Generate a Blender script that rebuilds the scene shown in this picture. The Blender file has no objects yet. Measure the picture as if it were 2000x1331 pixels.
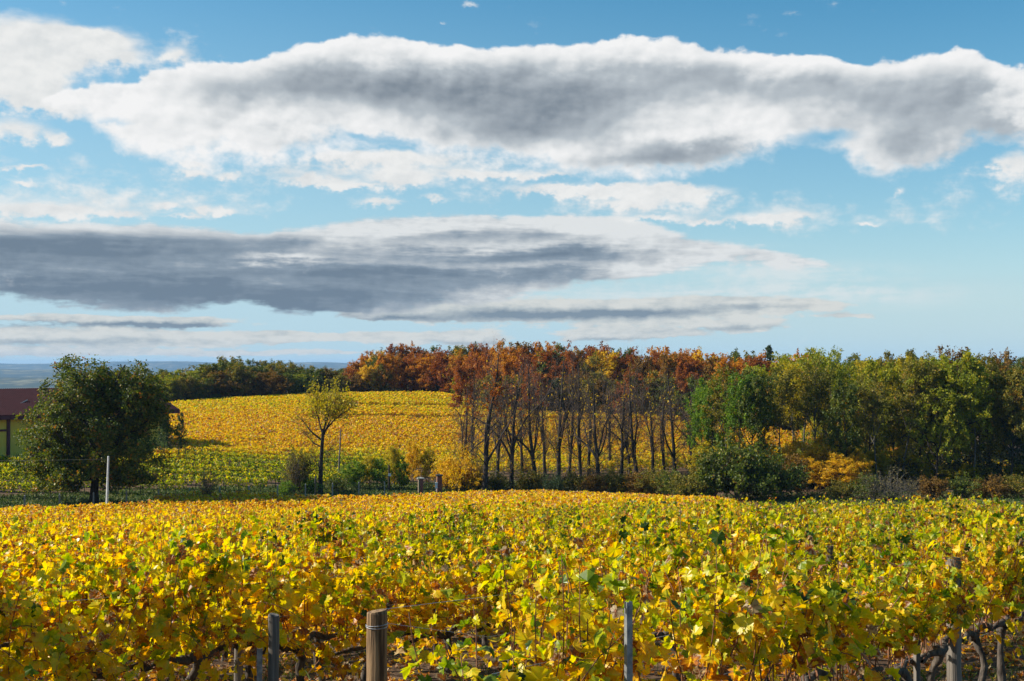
import bpy, math, random
import numpy as np
from mathutils import Vector, Matrix

sc = bpy.context.scene
COL = sc.collection
F = 2222.0                      # focal length in pixels of the 2000 px wide photograph
HZ = 715.0                      # row of the horizon there

# ------------------------------------------------------------------ camera
cam = bpy.data.cameras.new('camera')
cam.sensor_width = 36.0
cam.lens = 36.0 * F / 2000.0
cam.clip_start = 0.1
cam.clip_end = 60000.0
camo = bpy.data.objects.new('camera', cam)
COL.objects.link(camo)
camo.location = (0, 0, 0)
camo.rotation_euler = (math.radians(90) + math.atan((HZ - 665.5) / F), 0, 0)
sc.camera = camo

# ------------------------------------------------------------------ light and exposure
SUN_AZ, SUN_EL = math.radians(-87), math.radians(34)
SDIR = Vector((math.sin(SUN_AZ) * math.cos(SUN_EL), math.cos(SUN_AZ) * math.cos(SUN_EL), math.sin(SUN_EL)))
sun = bpy.data.lights.new('sun', 'SUN')
sun.energy = 5.0
sun.angle = math.radians(0.53)
sun.color = (1.0, 0.93, 0.80)
suno = bpy.data.objects.new('sun', sun)
COL.objects.link(suno)
suno.rotation_euler = SDIR.to_track_quat('Z', 'Y').to_euler()

sc.view_settings.view_transform = 'Standard'
sc.view_settings.look = 'None'
sc.view_settings.gamma = 1.0
sc.view_settings.exposure = 0.78
sc.cycles.use_denoising = True
sc.cycles.max_bounces = 6
sc.cycles.diffuse_bounces = 3
sc.cycles.transmission_bounces = 4
sc.cycles.glossy_bounces = 2
sc.cycles.sample_clamp_indirect = 6.0
sc.cycles.caustics_reflective = False
sc.cycles.caustics_refractive = False


# ------------------------------------------------------------------ a small node language
class NB:
    def __init__(self, nt):
        self.nt = nt

    def node(self, t, **kw):
        n = self.nt.nodes.new(t)
        for k, v in kw.items():
            setattr(n, k, v)
        return n

    def put(self, sock, v):
        if isinstance(v, S):
            self.nt.links.new(v.s, sock)
        elif hasattr(v, 'is_output'):
            self.nt.links.new(v, sock)
        else:
            sock.default_value = v

    def math(self, op, a, b=None, c=None, clamp=False):
        n = self.node('ShaderNodeMath', operation=op, use_clamp=clamp)
        self.put(n.inputs[0], a)
        if b is not None:
            self.put(n.inputs[1], b)
        if c is not None:
            self.put(n.inputs[2], c)
        return S(self, n.outputs[0])

    def smooth(self, x, a, b, lo=0.0, hi=1.0):
        n = self.node('ShaderNodeMapRange', interpolation_type='SMOOTHSTEP')
        self.put(n.inputs['Value'], x)
        n.inputs['From Min'].default_value = a
        n.inputs['From Max'].default_value = b
        n.inputs['To Min'].default_value = lo
        n.inputs['To Max'].default_value = hi
        return S(self, n.outputs[0])

    def xyz(self, x, y, z=0.0):
        n = self.node('ShaderNodeCombineXYZ')
        self.put(n.inputs[0], x); self.put(n.inputs[1], y); self.put(n.inputs[2], z)
        return S(self, n.outputs[0])

    def noise(self, vec, scale=1.0, detail=4.0, rough=0.5, dims='3D', lac=2.0):
        n = self.node('ShaderNodeTexNoise', noise_dimensions=dims)
        self.put(n.inputs['Vector'], vec)
        n.inputs['Scale'].default_value = scale
        n.inputs['Detail'].default_value = detail
        n.inputs['Roughness'].default_value = rough
        n.inputs['Lacunarity'].default_value = lac
        return S(self, n.outputs[0])

    def curve(self, x, pts, xr, yr):
        """height profile y(x) through pts"""
        n = self.node('ShaderNodeFloatCurve')
        c = n.mapping.curves[0]
        P = sorted([((px - xr[0]) / (xr[1] - xr[0]), (py - yr[0]) / (yr[1] - yr[0])) for px, py in pts])
        while len(c.points) < len(P):
            c.points.new(0.5, 0.5)
        for q, (a, b) in zip(c.points, P):
            q.location = (a, b); q.handle_type = 'AUTO'
        n.mapping.update()
        xx = (x - xr[0]) * (1.0 / (xr[1] - xr[0]))
        self.put(n.inputs['Value'], xx)
        return S(self, n.outputs[0]) * (yr[1] - yr[0]) + yr[0]

    def mixc(self, f, a, b):
        n = self.node('ShaderNodeMix', data_type='RGBA')
        self.put(n.inputs[0], f)
        for s_, v in ((n.inputs[6], a), (n.inputs[7], b)):
            self.put(s_, (*v, 1.0) if isinstance(v, tuple) and len(v) == 3 else v)
        return S(self, n.outputs[2])

    def voro(self, vec, scale, detail, rough):
        n = self.node('ShaderNodeTexVoronoi', voronoi_dimensions='2D', feature='SMOOTH_F1', normalize=True)
        self.put(n.inputs['Vector'], vec)
        n.inputs['Scale'].default_value = scale
        n.inputs['Detail'].default_value = detail
        n.inputs['Roughness'].default_value = rough
        n.inputs['Smoothness'].default_value = 0.35
        return S(self, n.outputs[0])

    def ramp(self, x, stops):
        n = self.node('ShaderNodeValToRGB')
        r = n.color_ramp
        while len(r.elements) < len(stops):
            r.elements.new(0.5)
        for e, (p, c) in zip(r.elements, stops):
            e.position = p; e.color = (*c, 1.0)
        self.put(n.inputs[0], x)
        return S(self, n.outputs[0])


class S:
    def __init__(self, nb, s):
        self.nb, self.s = nb, s

    def __add__(self, o): return self.nb.math('ADD', self, o)
    __radd__ = __add__
    def __mul__(self, o): return self.nb.math('MULTIPLY', self, o)
    __rmul__ = __mul__
    def __sub__(self, o): return self.nb.math('SUBTRACT', self, o)
    def __rsub__(self, o): return self.nb.math('SUBTRACT', o, self)


def ang(px, py):
    """direction of a point of the sky as azimuth and height (in units of 1/F rad)"""
    dx = px - 1000.0
    return F * math.atan(dx / F), F * math.atan2(HZ - py, math.hypot(F, dx))


# ------------------------------------------------------------------ world: Nishita sky with clouds
def build_world():
    w = bpy.data.worlds.new('World')
    sc.world = w
    w.use_nodes = True
    nt = w.node_tree
    nt.nodes.clear()
    nb = NB(nt)
    sky = nb.node('ShaderNodeTexSky', sky_type='NISHITA', sun_disc=False)
    sky.sun_elevation = SUN_EL
    sky.sun_rotation = SUN_AZ
    sky.air_density = 1.0
    sky.dust_density = 0.4
    sky.ozone_density = 2.0
    hs = nb.node('ShaderNodeHueSaturation')
    hs.inputs['Hue'].default_value = 0.484
    hs.inputs['Saturation'].default_value = SKY_SAT
    hs.inputs['Value'].default_value = SKY_VAL
    nb.put(hs.inputs['Color'], sky.outputs[0])
    skyc = S(nb, hs.outputs[0])

    tc = nb.node('ShaderNodeTexCoord')
    sp = nb.node('ShaderNodeSeparateXYZ')
    nb.put(sp.inputs[0], tc.outputs['Generated'])
    x, y, z = (S(nb, sp.outputs[i]) for i in range(3))
    U = nb.math('ARCTAN2', x, y) * F
    V = nb.math('ARCSINE', z) * F
    horizon = nb.smooth(V, -40, 260)
    # pale, slightly green air near the horizon, as seen over the valley
    air = nb.math('MINIMUM', nb.smooth(V, -60, 330, 0.62, 0.0) + nb.smooth(V, 0, 900, 0.36, 0.0) + nb.smooth(U, 1000, -800, 0.0, 0.26) * nb.smooth(V, 300, 800, 1.0, 0.3), 0.95)
    skyc = nb.mixc(air, skyc, (2.80, 4.00, 4.60))

    P1 = nb.xyz(U * (1 / 150), V * (1 / 105), 3.1)
    nA = nb.noise(P1, 1.0, 8.0, 0.56)
    nA2 = nb.noise(nb.xyz(U * (1 / 150) - 0.055, V * (1 / 105) + 0.085, 3.1), 1.0, 4.0, 0.54)
    nB = nb.noise(nb.xyz(U * (1 / 34), V * (1 / 26), 7.7), 1.0, 6.0, 0.60)
    nB2 = nb.noise(nb.xyz(U * (1 / 34) - 0.12, V * (1 / 26) + 0.20, 7.7), 1.0, 3.0, 0.58)
    nS = nb.noise(nb.xyz(U * (1 / 240), V * (1 / 30), 1.7), 1.0, 7.0, 0.58)
    c0 = (nb.noise(nb.xyz(U * (1 / 44), V * (1 / 12), 5.3), 1.0, 6.0, 0.62) - 0.5) * 1.6
    a0 = (nA - 0.5) * 1.7
    b0 = (nB - 0.5) * 1.5
    s0 = (nS - 0.5) * 1.6
    # cauliflower billows: inverted cell distance, warped a little
    bu, bv = U + a0 * 30.0 + b0 * 9.0, V + b0 * 9.0 - a0 * 20.0
    v1 = nb.voro(nb.xyz(bu * (1 / 95), bv * (1 / 70)), 1.0, 2.0, 0.5)
    v2 = nb.voro(nb.xyz(bu * (1 / 95) - 0.07, bv * (1 / 70) + 0.13), 1.0, 1.0, 0.5)
    puff = 0.42 - v1
    emb = (nA - nA2) * 1.3 + (nB - nB2) * 0.22 + (v2 - v1) * 1.1

    def gauss(Ux, Vx, px, py, rx, ry, amp=1.0):
        u, v = ang(px, py)
        du = (Ux - u) * (1.0 / rx)
        dv = (Vx - v) * (1.0 / ry)
        return nb.math('EXPONENT', (du * du + dv * dv) * -1.0) * amp

    def gsum(Ux, Vx, lst):
        t = None
        for g in lst:
            e = gauss(Ux, Vx, *g)
            t = e if t is None else t + e
        return t

    XR, YR = (-1400.0, 1400.0), (-100.0, 900.0)

    def prof(pts):
        return nb.curve(U, [ang(*p) for p in pts], XR, YR)

    # --- the great upper bank
    top1 = prof([(-420, 330), (-100, 300), (60, 215), (130, 178), (200, 172), (300, 148), (400, 128), (500, 118), (570, 92), (650, 78), (750, 76),
                 (850, 84), (950, 92), (1100, 84), (1200, 79), (1300, 81), (1400, 90), (1500, 104), (1600, 108), (1670, 122),
                 (1760, 110), (1850, 102), (1950, 120), (2050, 132), (2400, 170)])
    bot1 = prof([(-420, 320), (-100, 290), (60, 190), (130, 215), (200, 262), (260, 290), (350, 302), (500, 302), (600, 284), (700, 286),
                 (800, 288), (900, 296), (1000, 312), (1100, 334), (1200, 350), (1300, 344), (1400, 330), (1460, 306), (1520, 282), (1570, 266),
                 (1620, 278), (1690, 328), (1740, 346), (1800, 326), (1850, 302), (1900, 280), (2000, 268), (2400, 230)])
    dt = top1 - V + a0 * 20.0 + b0 * 14.0 + puff * 46.0
    db = V - bot1 + a0 * 66.0 + b0 * 44.0 + puff * 40.0
    thin = gsum(U + b0 * 40.0, V + b0 * 22.0, [(1620, 265, 70, 16, 1.0), (690, 262, 40, 10, 0.9), (760, 275, 60, 12, 0.9), (220, 235, 40, 10, 0.6)])
    al1 = nb.smooth(dt, -3.0, 6.0) * nb.smooth(db, -22.0, 26.0) * nb.smooth(thin + a0 * 0.5 + b0 * 0.4, 0.25, 1.1, 1.0, 0.0)
    Uw = U + a0 * 120.0 + b0 * 20.0
    Vw = V + b0 * 14.0 + a0 * 44.0
    dark1 = gsum(Uw, Vw, [(620, 165, 150, 34, 0.75), (430, 190, 70, 32, 0.42), (800, 165, 190, 42, 0.95), (1000, 185, 190, 52, 1.0),
                          (1130, 215, 130, 44, 0.75), (1260, 150, 160, 40, 0.5), (1340, 298, 105, 22, 0.95), (1240, 318, 90, 14, 0.6),
                          (1400, 165, 90, 40, 0.4), (1560, 155, 130, 40, 0.42), (1650, 190, 80, 40, 0.35), (1800, 200, 120, 66, 0.72), (1900, 175, 60, 50, 0.35), (1770, 290, 80, 34, 0.5), (1000, 240, 150, 30, 0.4),
                          (1960, 250, 60, 28, 0.5), (450, 245, 150, 16, 0.14), (1040, 260, 100, 26, 0.3), (560, 275, 60, 12, 0.16)])
    rim = nb.smooth(dt, 4.0, 48.0)
    soft1 = 1.0 - nb.math('EXPONENT', dark1 * rim * (1.0 + a0 * 0.5 + b0 * 0.2) * -1.15)
    lit1 = soft1 * 1.02 - emb * 0.68 - a0 * 0.22 - s0 * 0.14 + 0.04
    c1 = nb.ramp(lit1, [(0.0, (1.0, 1.0, 1.0)), (0.18, (0.86, 0.88, 0.89)), (0.5, (0.52, 0.575, 0.62)), (1.0, (0.24, 0.29, 0.345))])

    # --- the low dark bank
    top2 = prof([(-500, 440), (-100, 432), (0, 433), (100, 436), (200, 440), (300, 434), (400, 442), (480, 449), (560, 442), (640, 436), (700, 428), (800, 419),
                 (900, 416), (1000, 419), (1100, 419), (1190, 424), (1260, 436), (1330, 460), (1400, 470), (1500, 488), (1700, 540), (2400, 720)])
    bot2 = prof([(-500, 575), (-100, 576), (0, 578), (100, 590), (200, 601), (400, 606), (490, 600), (545, 622), (700, 618), (850, 602), (950, 592),
                 (1050, 572), (1200, 556), (1300, 540), (1400, 520), (1500, 514), (1700, 536), (2400, 640)])
    dt2 = top2 - V + a0 * 16.0 + b0 * 12.0 + s0 * 20.0 + c0 * 14.0 + puff * 16.0
    db2 = V - bot2 + a0 * 22.0 + b0 * 16.0 + s0 * 40.0 + c0 * 18.0
    al2 = nb.smooth(dt2, -4.0, 11.0) * nb.smooth(db2, -6.0, 12.0)
    Vs = V + s0 * 36.0 + b0 * 12.0
    Us = U + a0 * 160.0
    dark2 = gsum(Us, Vs, [(40, 490, 240, 34, 0.95), (300, 480, 240, 26, 0.85), (530, 468, 90, 14, 0.6), (100, 560, 400, 34, 1.0), (420, 570, 240, 34, 1.0),
                          (610, 598, 120, 18, 0.9), (760, 570, 170, 34, 0.7), (650, 530, 160, 18, 0.8), (900, 500, 210, 14, 0.75), (1090, 498, 140, 12, 0.75),
                          (950, 545, 180, 13, 0.7), (1060, 530, 110, 8, 0.4), (830, 462, 120, 12, 0.3), (560, 507, 110, 9, -0.5), (480, 545, 110, 6, -0.35), (1010, 460, 170, 12, 0.25)])
    rim2 = nb.smooth(dt2, 6.0, 34.0)
    soft2 = 1.0 - nb.math('EXPONENT', nb.math('MAXIMUM', dark2 * rim2, -0.4) * (1.0 - s0 * 0.6) * -1.15)
    lit2 = soft2 * 1.10 - s0 * 0.62 - c0 * 0.30 - emb * 0.50 - a0 * 0.15 + 0.08
    c2 = nb.ramp(lit2, [(0.0, (0.82, 0.85, 0.86)), (0.28, (0.54, 0.59, 0.63)), (0.62, (0.29, 0.365, 0.44)), (1.0, (0.18, 0.245, 0.32))])

    # --- thin streaks over the wood and at far left
    band = gsum(U + a0 * 70.0, V + s0 * 16.0 + b0 * 8.0,
                [(770, 616, 130, 12, 1.0), (1000, 606, 190, 22, 1.1), (1250, 602, 220, 20, 1.05), (1450, 594, 140, 14, 1.0), (1560, 600, 90, 10, 0.8), (1460, 634, 70, 14, 0.6), (620, 655, 120, 9, 0.7), (1650, 618, 70, 7, 0.7),
                 (1280, 630, 110, 9, 0.8), (1470, 634, 55, 11, 1.0), (100, 622, 260, 8, 1.0), (330, 632, 110, 9, 1.0), (60, 655, 280, 17, 1.0),
                 (360, 664, 190, 12, 0.9), (520, 662, 60, 9, 0.8), (930, 660, 66, 18, 1.15), (760, 662, 120, 12, 1.0), (1180, 653, 110, 13, 1.0),
                 (1310, 654, 100, 11, 0.9), (80, 690, 260, 11, 0.9), (430, 690, 200, 6, 0.6), (620, 688, 100, 5, 0.6)])
    dB = band * 1.30 - 0.50 + b0 * 0.45 + c0 * 0.85 + s0 * 0.35 + a0 * 0.4 + puff * 0.5
    al3 = nb.smooth(dB, -0.06, 0.40)
    lower = gsum(U + a0 * 40.0, V + b0 * 10.0,
                 [(1030, 616, 190, 11, 0.9), (1260, 612, 150, 8, 0.7), (770, 622, 110, 6, 0.6), (60, 632, 260, 5, 0.75), (340, 636, 90, 6, 0.8), (60, 668, 240, 7, 0.4),
                  (930, 672, 60, 6, 0.45), (1190, 664, 110, 5, 0.4), (1440, 642, 90, 5, 0.4), (1470, 600, 80, 5, 0.4)])
    lit3 = lower * 1.15 - emb * 0.6 - s0 * 0.35 - c0 * 0.55 + 0.05
    c3 = nb.ramp(lit3, [(0.0, (0.76, 0.78, 0.75)), (0.35, (0.52, 0.58, 0.60)), (0.9, (0.24, 0.315, 0.385))])

    # --- loose small clouds
    sm = gsum(U + a0 * 60.0 + b0 * 26.0, V + b0 * 30.0,
              [(20, 90, 130, 52, 1.35), (160, 72, 62, 18, 1.15), (40, 165, 66, 34, 1.1), (120, 108, 26, 12, 0.7), (110, 205, 60, 22, 0.8),
               (25, 252, 70, 20, 0.85), (100, 268, 18, 8, 0.6), (36, 326, 26, 6, 0.75), (42, 357, 16, 5, 0.6), (345, 104, 26, 10, 0.6), (240, 110, 40, 14, 0.45),
               (386, 318, 28, 5, 0.7), (388, 338, 24, 7, 0.75), (462, 345, 20, 6, 0.6), (620, 352, 56, 9, 0.95), (660, 304, 36, 10, 0.9),
               (755, 306, 62, 13, 1.0), (785, 348, 48, 15, 1.05), (690, 364, 50, 6, 0.7), (742, 394, 36, 8, 0.8), (845, 385, 34, 5, 0.5),
               (935, 341, 66, 7, 0.8), (1060, 340, 60, 8, 0.6), (1110, 370, 90, 10, 0.95), (1290, 378, 95, 17, 1.1), (1200, 372, 110, 10, 0.9),
               (110, 412, 90, 11, 0.95), (240, 418, 34, 5, 0.6), (320, 399, 18, 8, 0.7), (385, 411, 16, 7, 0.7), (435, 412, 26, 7, 0.75), (350, 424, 40, 5, 0.6),
               (1510, 426, 66, 10, 0.95), (1380, 432, 40, 5, 0.6), (1690, 435, 20, 4, 0.6), (1985, 325, 34, 30, 0.8), (1940, 320, 18, 8, 0.5),
               (1758, 368, 12, 6, 0.5), (860, 40, 8, 4, 0.5), (910, 3, 26, 8, 0.6), (1290, 425, 60, 6, 0.6), (1220, 400, 40, 5, 0.4)])
    sm = sm + gsum(U, V, [(700, 335, 420, 36, 0.50), (250, 395, 330, 34, 0.50), (1250, 400, 330, 32, 0.48), (1650, 425, 240, 30, 0.36), (80, 330, 160, 40, 0.34), (300, 100, 130, 50, 0.36), (1930, 340, 120, 46, 0.40), (900, 310, 220, 22, 0.40)])
    dS = sm * 1.20 - 0.48 + a0 * 0.5 + b0 * 0.75 + c0 * 0.35 + puff * 0.7
    al4 = nb.smooth(dS, -0.16, 0.70)
    c4 = nb.ramp(emb * -1.0 + 0.25 - b0 * 0.3, [(0.1, (0.93, 0.94, 0.93)), (0.5, (0.78, 0.81, 0.82)), (0.9, (0.58, 0.63, 0.67))])

    # --- faint high veils on the right
    veil = gsum(U + V * 2.0, V + s0 * 20.0, [(1760, 478, 160, 16, 0.5), (1900, 520, 180, 16, 0.55), (1650, 572, 330, 26, 0.6), (1960, 560, 160, 20, 0.45), (1620, 520, 90, 8, 0.4)])
    al5 = nb.math('MINIMUM', veil * nb.smooth(nS + b0 * 0.3, 0.28, 0.66) * 1.5, 0.75)

    def over(base, alpha, colr):
        n = nb.node('ShaderNodeVectorMath', operation='SCALE')
        nb.put(n.inputs[0], colr)
        n.inputs['Scale'].default_value = 10.0 * CLOUD_VAL
        return nb.mixc(alpha, base, n.outputs[0])

    c5 = nb.ramp(b0, [(0.0, (0.80, 0.86, 0.87)), (1.0, (0.85, 0.9, 0.9))])
    out = over(skyc, al5, c5)
    out = over(out, al3, c3)
    out = over(out, al2, c2)
    out = over(out, al4, c4)
    out = over(out, al1, c1)
    bg = nb.node('ShaderNodeBackground')
    bg.inputs['Strength'].default_value = 0.1
    nb.put(bg.inputs['Color'], out)
    o = nb.node('ShaderNodeOutputWorld')
    nb.put(o.inputs['Surface'], bg.outputs[0])


SKY_SAT, SKY_VAL, CLOUD_VAL = 1.42, 0.77, 0.53
build_world()


# ------------------------------------------------------------------ helpers: meshes, objects, labels
def np_mesh(name, V, polys, mats=(), attrs=None, mat_idx=None, smooth=False):
    """polys: list of integer arrays (n, k)"""
    me = bpy.data.meshes.new(name)
    V = np.asarray(V, np.float32)
    polys = [np.asarray(p, np.int32) for p in polys if len(p)]
    nl = sum(p.size for p in polys)
    npol = sum(len(p) for p in polys)
    me.vertices.add(len(V)); me.vertices.foreach_set('co', V.ravel())
    me.loops.add(nl); me.loops.foreach_set('vertex_index', np.concatenate([p.ravel() for p in polys]))
    me.polygons.add(npol)
    tot = np.concatenate([np.full(len(p), p.shape[1], np.int32) for p in polys])
    st = np.zeros(npol, np.int32); st[1:] = np.cumsum(tot)[:-1]
    me.polygons.foreach_set('loop_start', st)
    if mat_idx is not None:
        me.polygons.foreach_set('material_index', np.asarray(mat_idx, np.int32))
    if smooth:
        me.polygons.foreach_set('use_smooth', np.ones(npol, bool))
    else:
        me.polygons.foreach_set('use_smooth', np.zeros(npol, bool))
    for m in mats:
        me.materials.append(m)
    for k, a in (attrs or {}).items():
        at = me.attributes.new(k, 'FLOAT', 'POINT')
        at.data.foreach_set('value', np.asarray(a, np.float32))
    me.update(calc_edges=True)
    return me


def link(name, me, parent=None, loc=None, rotz=0.0, scale=None):
    o = bpy.data.objects.new(name, me)
    COL.objects.link(o)
    if parent is not None:
        o.parent = parent
    if loc is not None:
        o.location = loc
    if rotz:
        o.rotation_euler = (0, 0, rotz)
    if scale is not None:
        o.scale = scale
    return o


def tag(o, label=None, cat=None, group=None, kind=None):
    if label: o['label'] = label
    if cat: o['category'] = cat
    if group: o['group'] = group
    if kind: o['kind'] = kind
    return o


def thing(name, label, cat, loc, rotz=0.0, group=None, scale=None):
    o = link(name, None, None, loc, rotz, scale)
    o.empty_display_size = 0.2
    return tag(o, label, cat, group)


class MB:
    """collects boxes, tubes and prisms into ONE mesh"""
    def __init__(self):
        self.v, self.f, self.m = [], [], []

    def add(self, vs, fs, mi=0):
        b = len(self.v)
        self.v += [tuple(p) for p in vs]
        self.f += [tuple(i + b for i in q) for q in fs]
        self.m += [mi] * len(fs)

    def box(self, lo, hi, mi=0):
        (x0, y0, z0), (x1, y1, z1) = lo, hi
        self.add([(x0, y0, z0), (x1, y0, z0), (x1, y1, z0), (x0, y1, z0), (x0, y0, z1), (x1, y0, z1), (x1, y1, z1), (x0, y1, z1)],
                 [(0, 3, 2, 1), (4, 5, 6, 7), (0, 1, 5, 4), (1, 2, 6, 5), (2, 3, 7, 6), (3, 0, 4, 7)], mi)

    def tube(self, pts, rad, n=8, mi=0, caps=True):
        pts = [Vector(p) for p in pts]
        if not hasattr(rad, '__len__'):
            rad = [rad] * len(pts)
        vs, fs = [], []
        for i, p in enumerate(pts):
            t = (pts[min(i + 1, len(pts) - 1)] - pts[max(i - 1, 0)]).normalized()
            a = Vector((1, 0, 0)) if abs(t.x) < 0.8 else Vector((0, 1, 0))
            u = t.cross(a).normalized(); w = t.cross(u)
            for k in range(n):
                an = 2 * math.pi * k / n
                vs.append(p + (u * math.cos(an) + w * math.sin(an)) * rad[i])
        for i in range(len(pts) - 1):
            for k in range(n):
                fs.append((i * n + k, i * n + (k + 1) % n, (i + 1) * n + (k + 1) % n, (i + 1) * n + k))
        if caps:
            fs.append(tuple(range(n))[::-1])
            fs.append(tuple((len(pts) - 1) * n + k for k in range(n)))
        self.add(vs, fs, mi)

    def build(self, name, mats, parent=None, loc=None, rotz=0.0, smooth=False, bevel=0.0):
        me = bpy.data.meshes.new(name)
        me.from_pydata(self.v, [], self.f)
        for m in (mats if isinstance(mats, (list, tuple)) else [mats]):
            me.materials.append(m)
        me.polygons.foreach_set('material_index', self.m)
        me.polygons.foreach_set('use_smooth', [smooth] * len(self.f))
        me.update()
        o = link(name, me, parent, loc, rotz)
        if bevel:
            b = o.modifiers.new('bevel', 'BEVEL'); b.width = bevel; b.segments = 2; b.limit_method = 'ANGLE'
        return o


# ------------------------------------------------------------------ materials
def new_mat(name):
    m = bpy.data.materials.new(name)
    m.use_nodes = True
    m.node_tree.nodes.clear()
    return m, NB(m.node_tree)


def finish(nb, sh):
    o = nb.node('ShaderNodeOutputMaterial')
    nb.put(o.inputs['Surface'], sh)


def attr(nb, name):
    n = nb.node('ShaderNodeAttribute', attribute_name=name)
    return S(nb, n.outputs['Fac'])


def leaf_mat(name, stops, trans=0.42, rough=0.5, spec=0.35, vary=0.10, veins=False):
    """leaf colour comes from the per-leaf number 'rnd'; part of the light passes through the blade"""
    m, nb = new_mat(name)
    f = attr(nb, 'rnd')
    oi = nb.node('ShaderNodeObjectInfo')
    f = f + (S(nb, oi.outputs['Random']) - 0.5) * vary
    if veins:
        g = nb.node('ShaderNodeNewGeometry')
        f = f + (nb.noise(g.outputs['Position'], 38.0, 3.0, 0.6) - 0.5) * 0.30
    c = nb.ramp(f, stops)
    p = nb.node('ShaderNodeBsdfPrincipled')
    nb.put(p.inputs['Base Color'], c)
    p.inputs['Roughness'].default_value = rough
    p.inputs['Specular IOR Level'].default_value = spec
    t = nb.node('ShaderNodeBsdfTranslucent')
    tb = nb.node('ShaderNodeHueSaturation')
    tb.inputs['Saturation'].default_value = 1.12
    tb.inputs['Value'].default_value = 1.1
    nb.put(tb.inputs['Color'], c)
    nb.put(t.inputs['Color'], tb.outputs[0])
    mx = nb.node('ShaderNodeMixShader')
    mx.inputs[0].default_value = trans
    nb.put(mx.inputs[1], p.outputs[0]); nb.put(mx.inputs[2], t.outputs[0])
    finish(nb, mx.outputs[0])
    return m


def plain_mat(name, c0, c1, scale=8.0, rough=0.8, stretch=(1, 1, 1), detail=5.0, bump=0.0, lo=0.3, hi=0.7, spec=0.3, metal=0.0):
    m, nb = new_mat(name)
    tc = nb.node('ShaderNodeTexCoord')
    mp = nb.node('ShaderNodeMapping')
    mp.inputs['Scale'].default_value = stretch
    nb.put(mp.inputs[0], tc.outputs['Object'])
    n = nb.noise(mp.outputs[0], scale, detail, 0.6)
    c = nb.mixc(nb.smooth(n, lo, hi), c0, c1)
    p = nb.node('ShaderNodeBsdfPrincipled')
    nb.put(p.inputs['Base Color'], c)
    p.inputs['Roughness'].default_value = rough
    p.inputs['Specular IOR Level'].default_value = spec
    p.inputs['Metallic'].default_value = metal
    if bump:
        b = nb.node('ShaderNodeBump')
        b.inputs['Strength'].default_value = bump
        b.inputs['Distance'].default_value = 0.02
        nb.put(b.inputs['Height'], n)
        nb.put(p.inputs['Normal'], b.outputs[0])
    finish(nb, p.outputs[0])
    return m


VINE = [(0.0, (0.020, 0.045, 0.007)), (0.16, (0.06, 0.12, 0.008)), (0.32, (0.22, 0.30, 0.008)), (0.46, (0.56, 0.54, 0.008)), (0.62, (0.86, 0.62, 0.008)),
        (0.76, (0.82, 0.43, 0.008)), (0.88, (0.52, 0.18, 0.012)), (0.95, (0.20, 0.06, 0.02)), (1.0, (0.50, 0.37, 0.20))]
M_VINE = leaf_mat('vine_leaf', VINE, 0.55, 0.38, 0.45, 0.10, True)
M_VINE_FAR = leaf_mat('vine_leaf_distant', VINE, 0.5, 0.5, 0.3, 0.0)
M_GREEN = leaf_mat('leaf_green', [(0.0, (0.026, 0.044, 0.008)), (0.40, (0.072, 0.105, 0.013)), (0.72, (0.165, 0.19, 0.02)), (0.92, (0.32, 0.25, 0.03)), (1.0, (0.40, 0.15, 0.02))], 0.38, 0.5, 0.28)
M_PINEY = leaf_mat('leaf_bluegreen', [(0.0, (0.018, 0.036, 0.014)), (0.6, (0.05, 0.085, 0.026)), (1.0, (0.12, 0.15, 0.04))], 0.30, 0.55, 0.28)
M_OLIVE = leaf_mat('leaf_olive', [(0.0, (0.045, 0.060, 0.010)), (0.5, (0.17, 0.16, 0.020)), (0.85, (0.34, 0.25, 0.03)), (1.0, (0.44, 0.20, 0.03))], 0.42, 0.55, 0.28)
M_LIME = leaf_mat('leaf_lime', [(0.0, (0.075, 0.11, 0.012)), (0.5, (0.25, 0.28, 0.020)), (0.85, (0.46, 0.40, 0.022)), (1.0, (0.60, 0.40, 0.02))], 0.48, 0.55, 0.28)
M_BRIGHT = leaf_mat('leaf_fresh_green', [(0.0, (0.05, 0.11, 0.010)), (0.6, (0.16, 0.27, 0.018)), (1.0, (0.36, 0.38, 0.025))], 0.48, 0.55, 0.3)
M_RUST = leaf_mat('leaf_rust', [(0.0, (0.10, 0.034, 0.012)), (0.5, (0.30, 0.085, 0.015)), (0.85, (0.46, 0.16, 0.02)), (1.0, (0.52, 0.27, 0.03))], 0.42, 0.6, 0.22)
M_ORANGE = leaf_mat('leaf_orange', [(0.0, (0.22, 0.075, 0.012)), (0.5, (0.52, 0.20, 0.014)), (0.9, (0.64, 0.32, 0.02)), (1.0, (0.66, 0.42, 0.03))], 0.45, 0.6, 0.22)
M_BROWN = leaf_mat('leaf_brown', [(0.0, (0.08, 0.045, 0.014)), (0.5, (0.20, 0.11, 0.02)), (0.9, (0.34, 0.19, 0.03)), (1.0, (0.20, 0.18, 0.03))], 0.40, 0.6, 0.22)
M_YELLOW = leaf_mat('leaf_yellow', [(0.0, (0.30, 0.23, 0.015)), (0.5, (0.72, 0.43, 0.012)), (0.9, (0.80, 0.52, 0.02)), (1.0, (0.48, 0.42, 0.02))], 0.5, 0.5, 0.3)
M_YGREEN = leaf_mat('leaf_yellow_green', [(0.0, (0.17, 0.18, 0.014)), (0.5, (0.46, 0.38, 0.016)), (1.0, (0.72, 0.48, 0.02))], 0.5, 0.5, 0.3)
M_DRY = leaf_mat('leaf_dry', [(0.0, (0.07, 0.065, 0.02)), (0.5, (0.16, 0.13, 0.05)), (1.0, (0.30, 0.22, 0.10))], 0.3, 0.6, 0.2)
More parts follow.
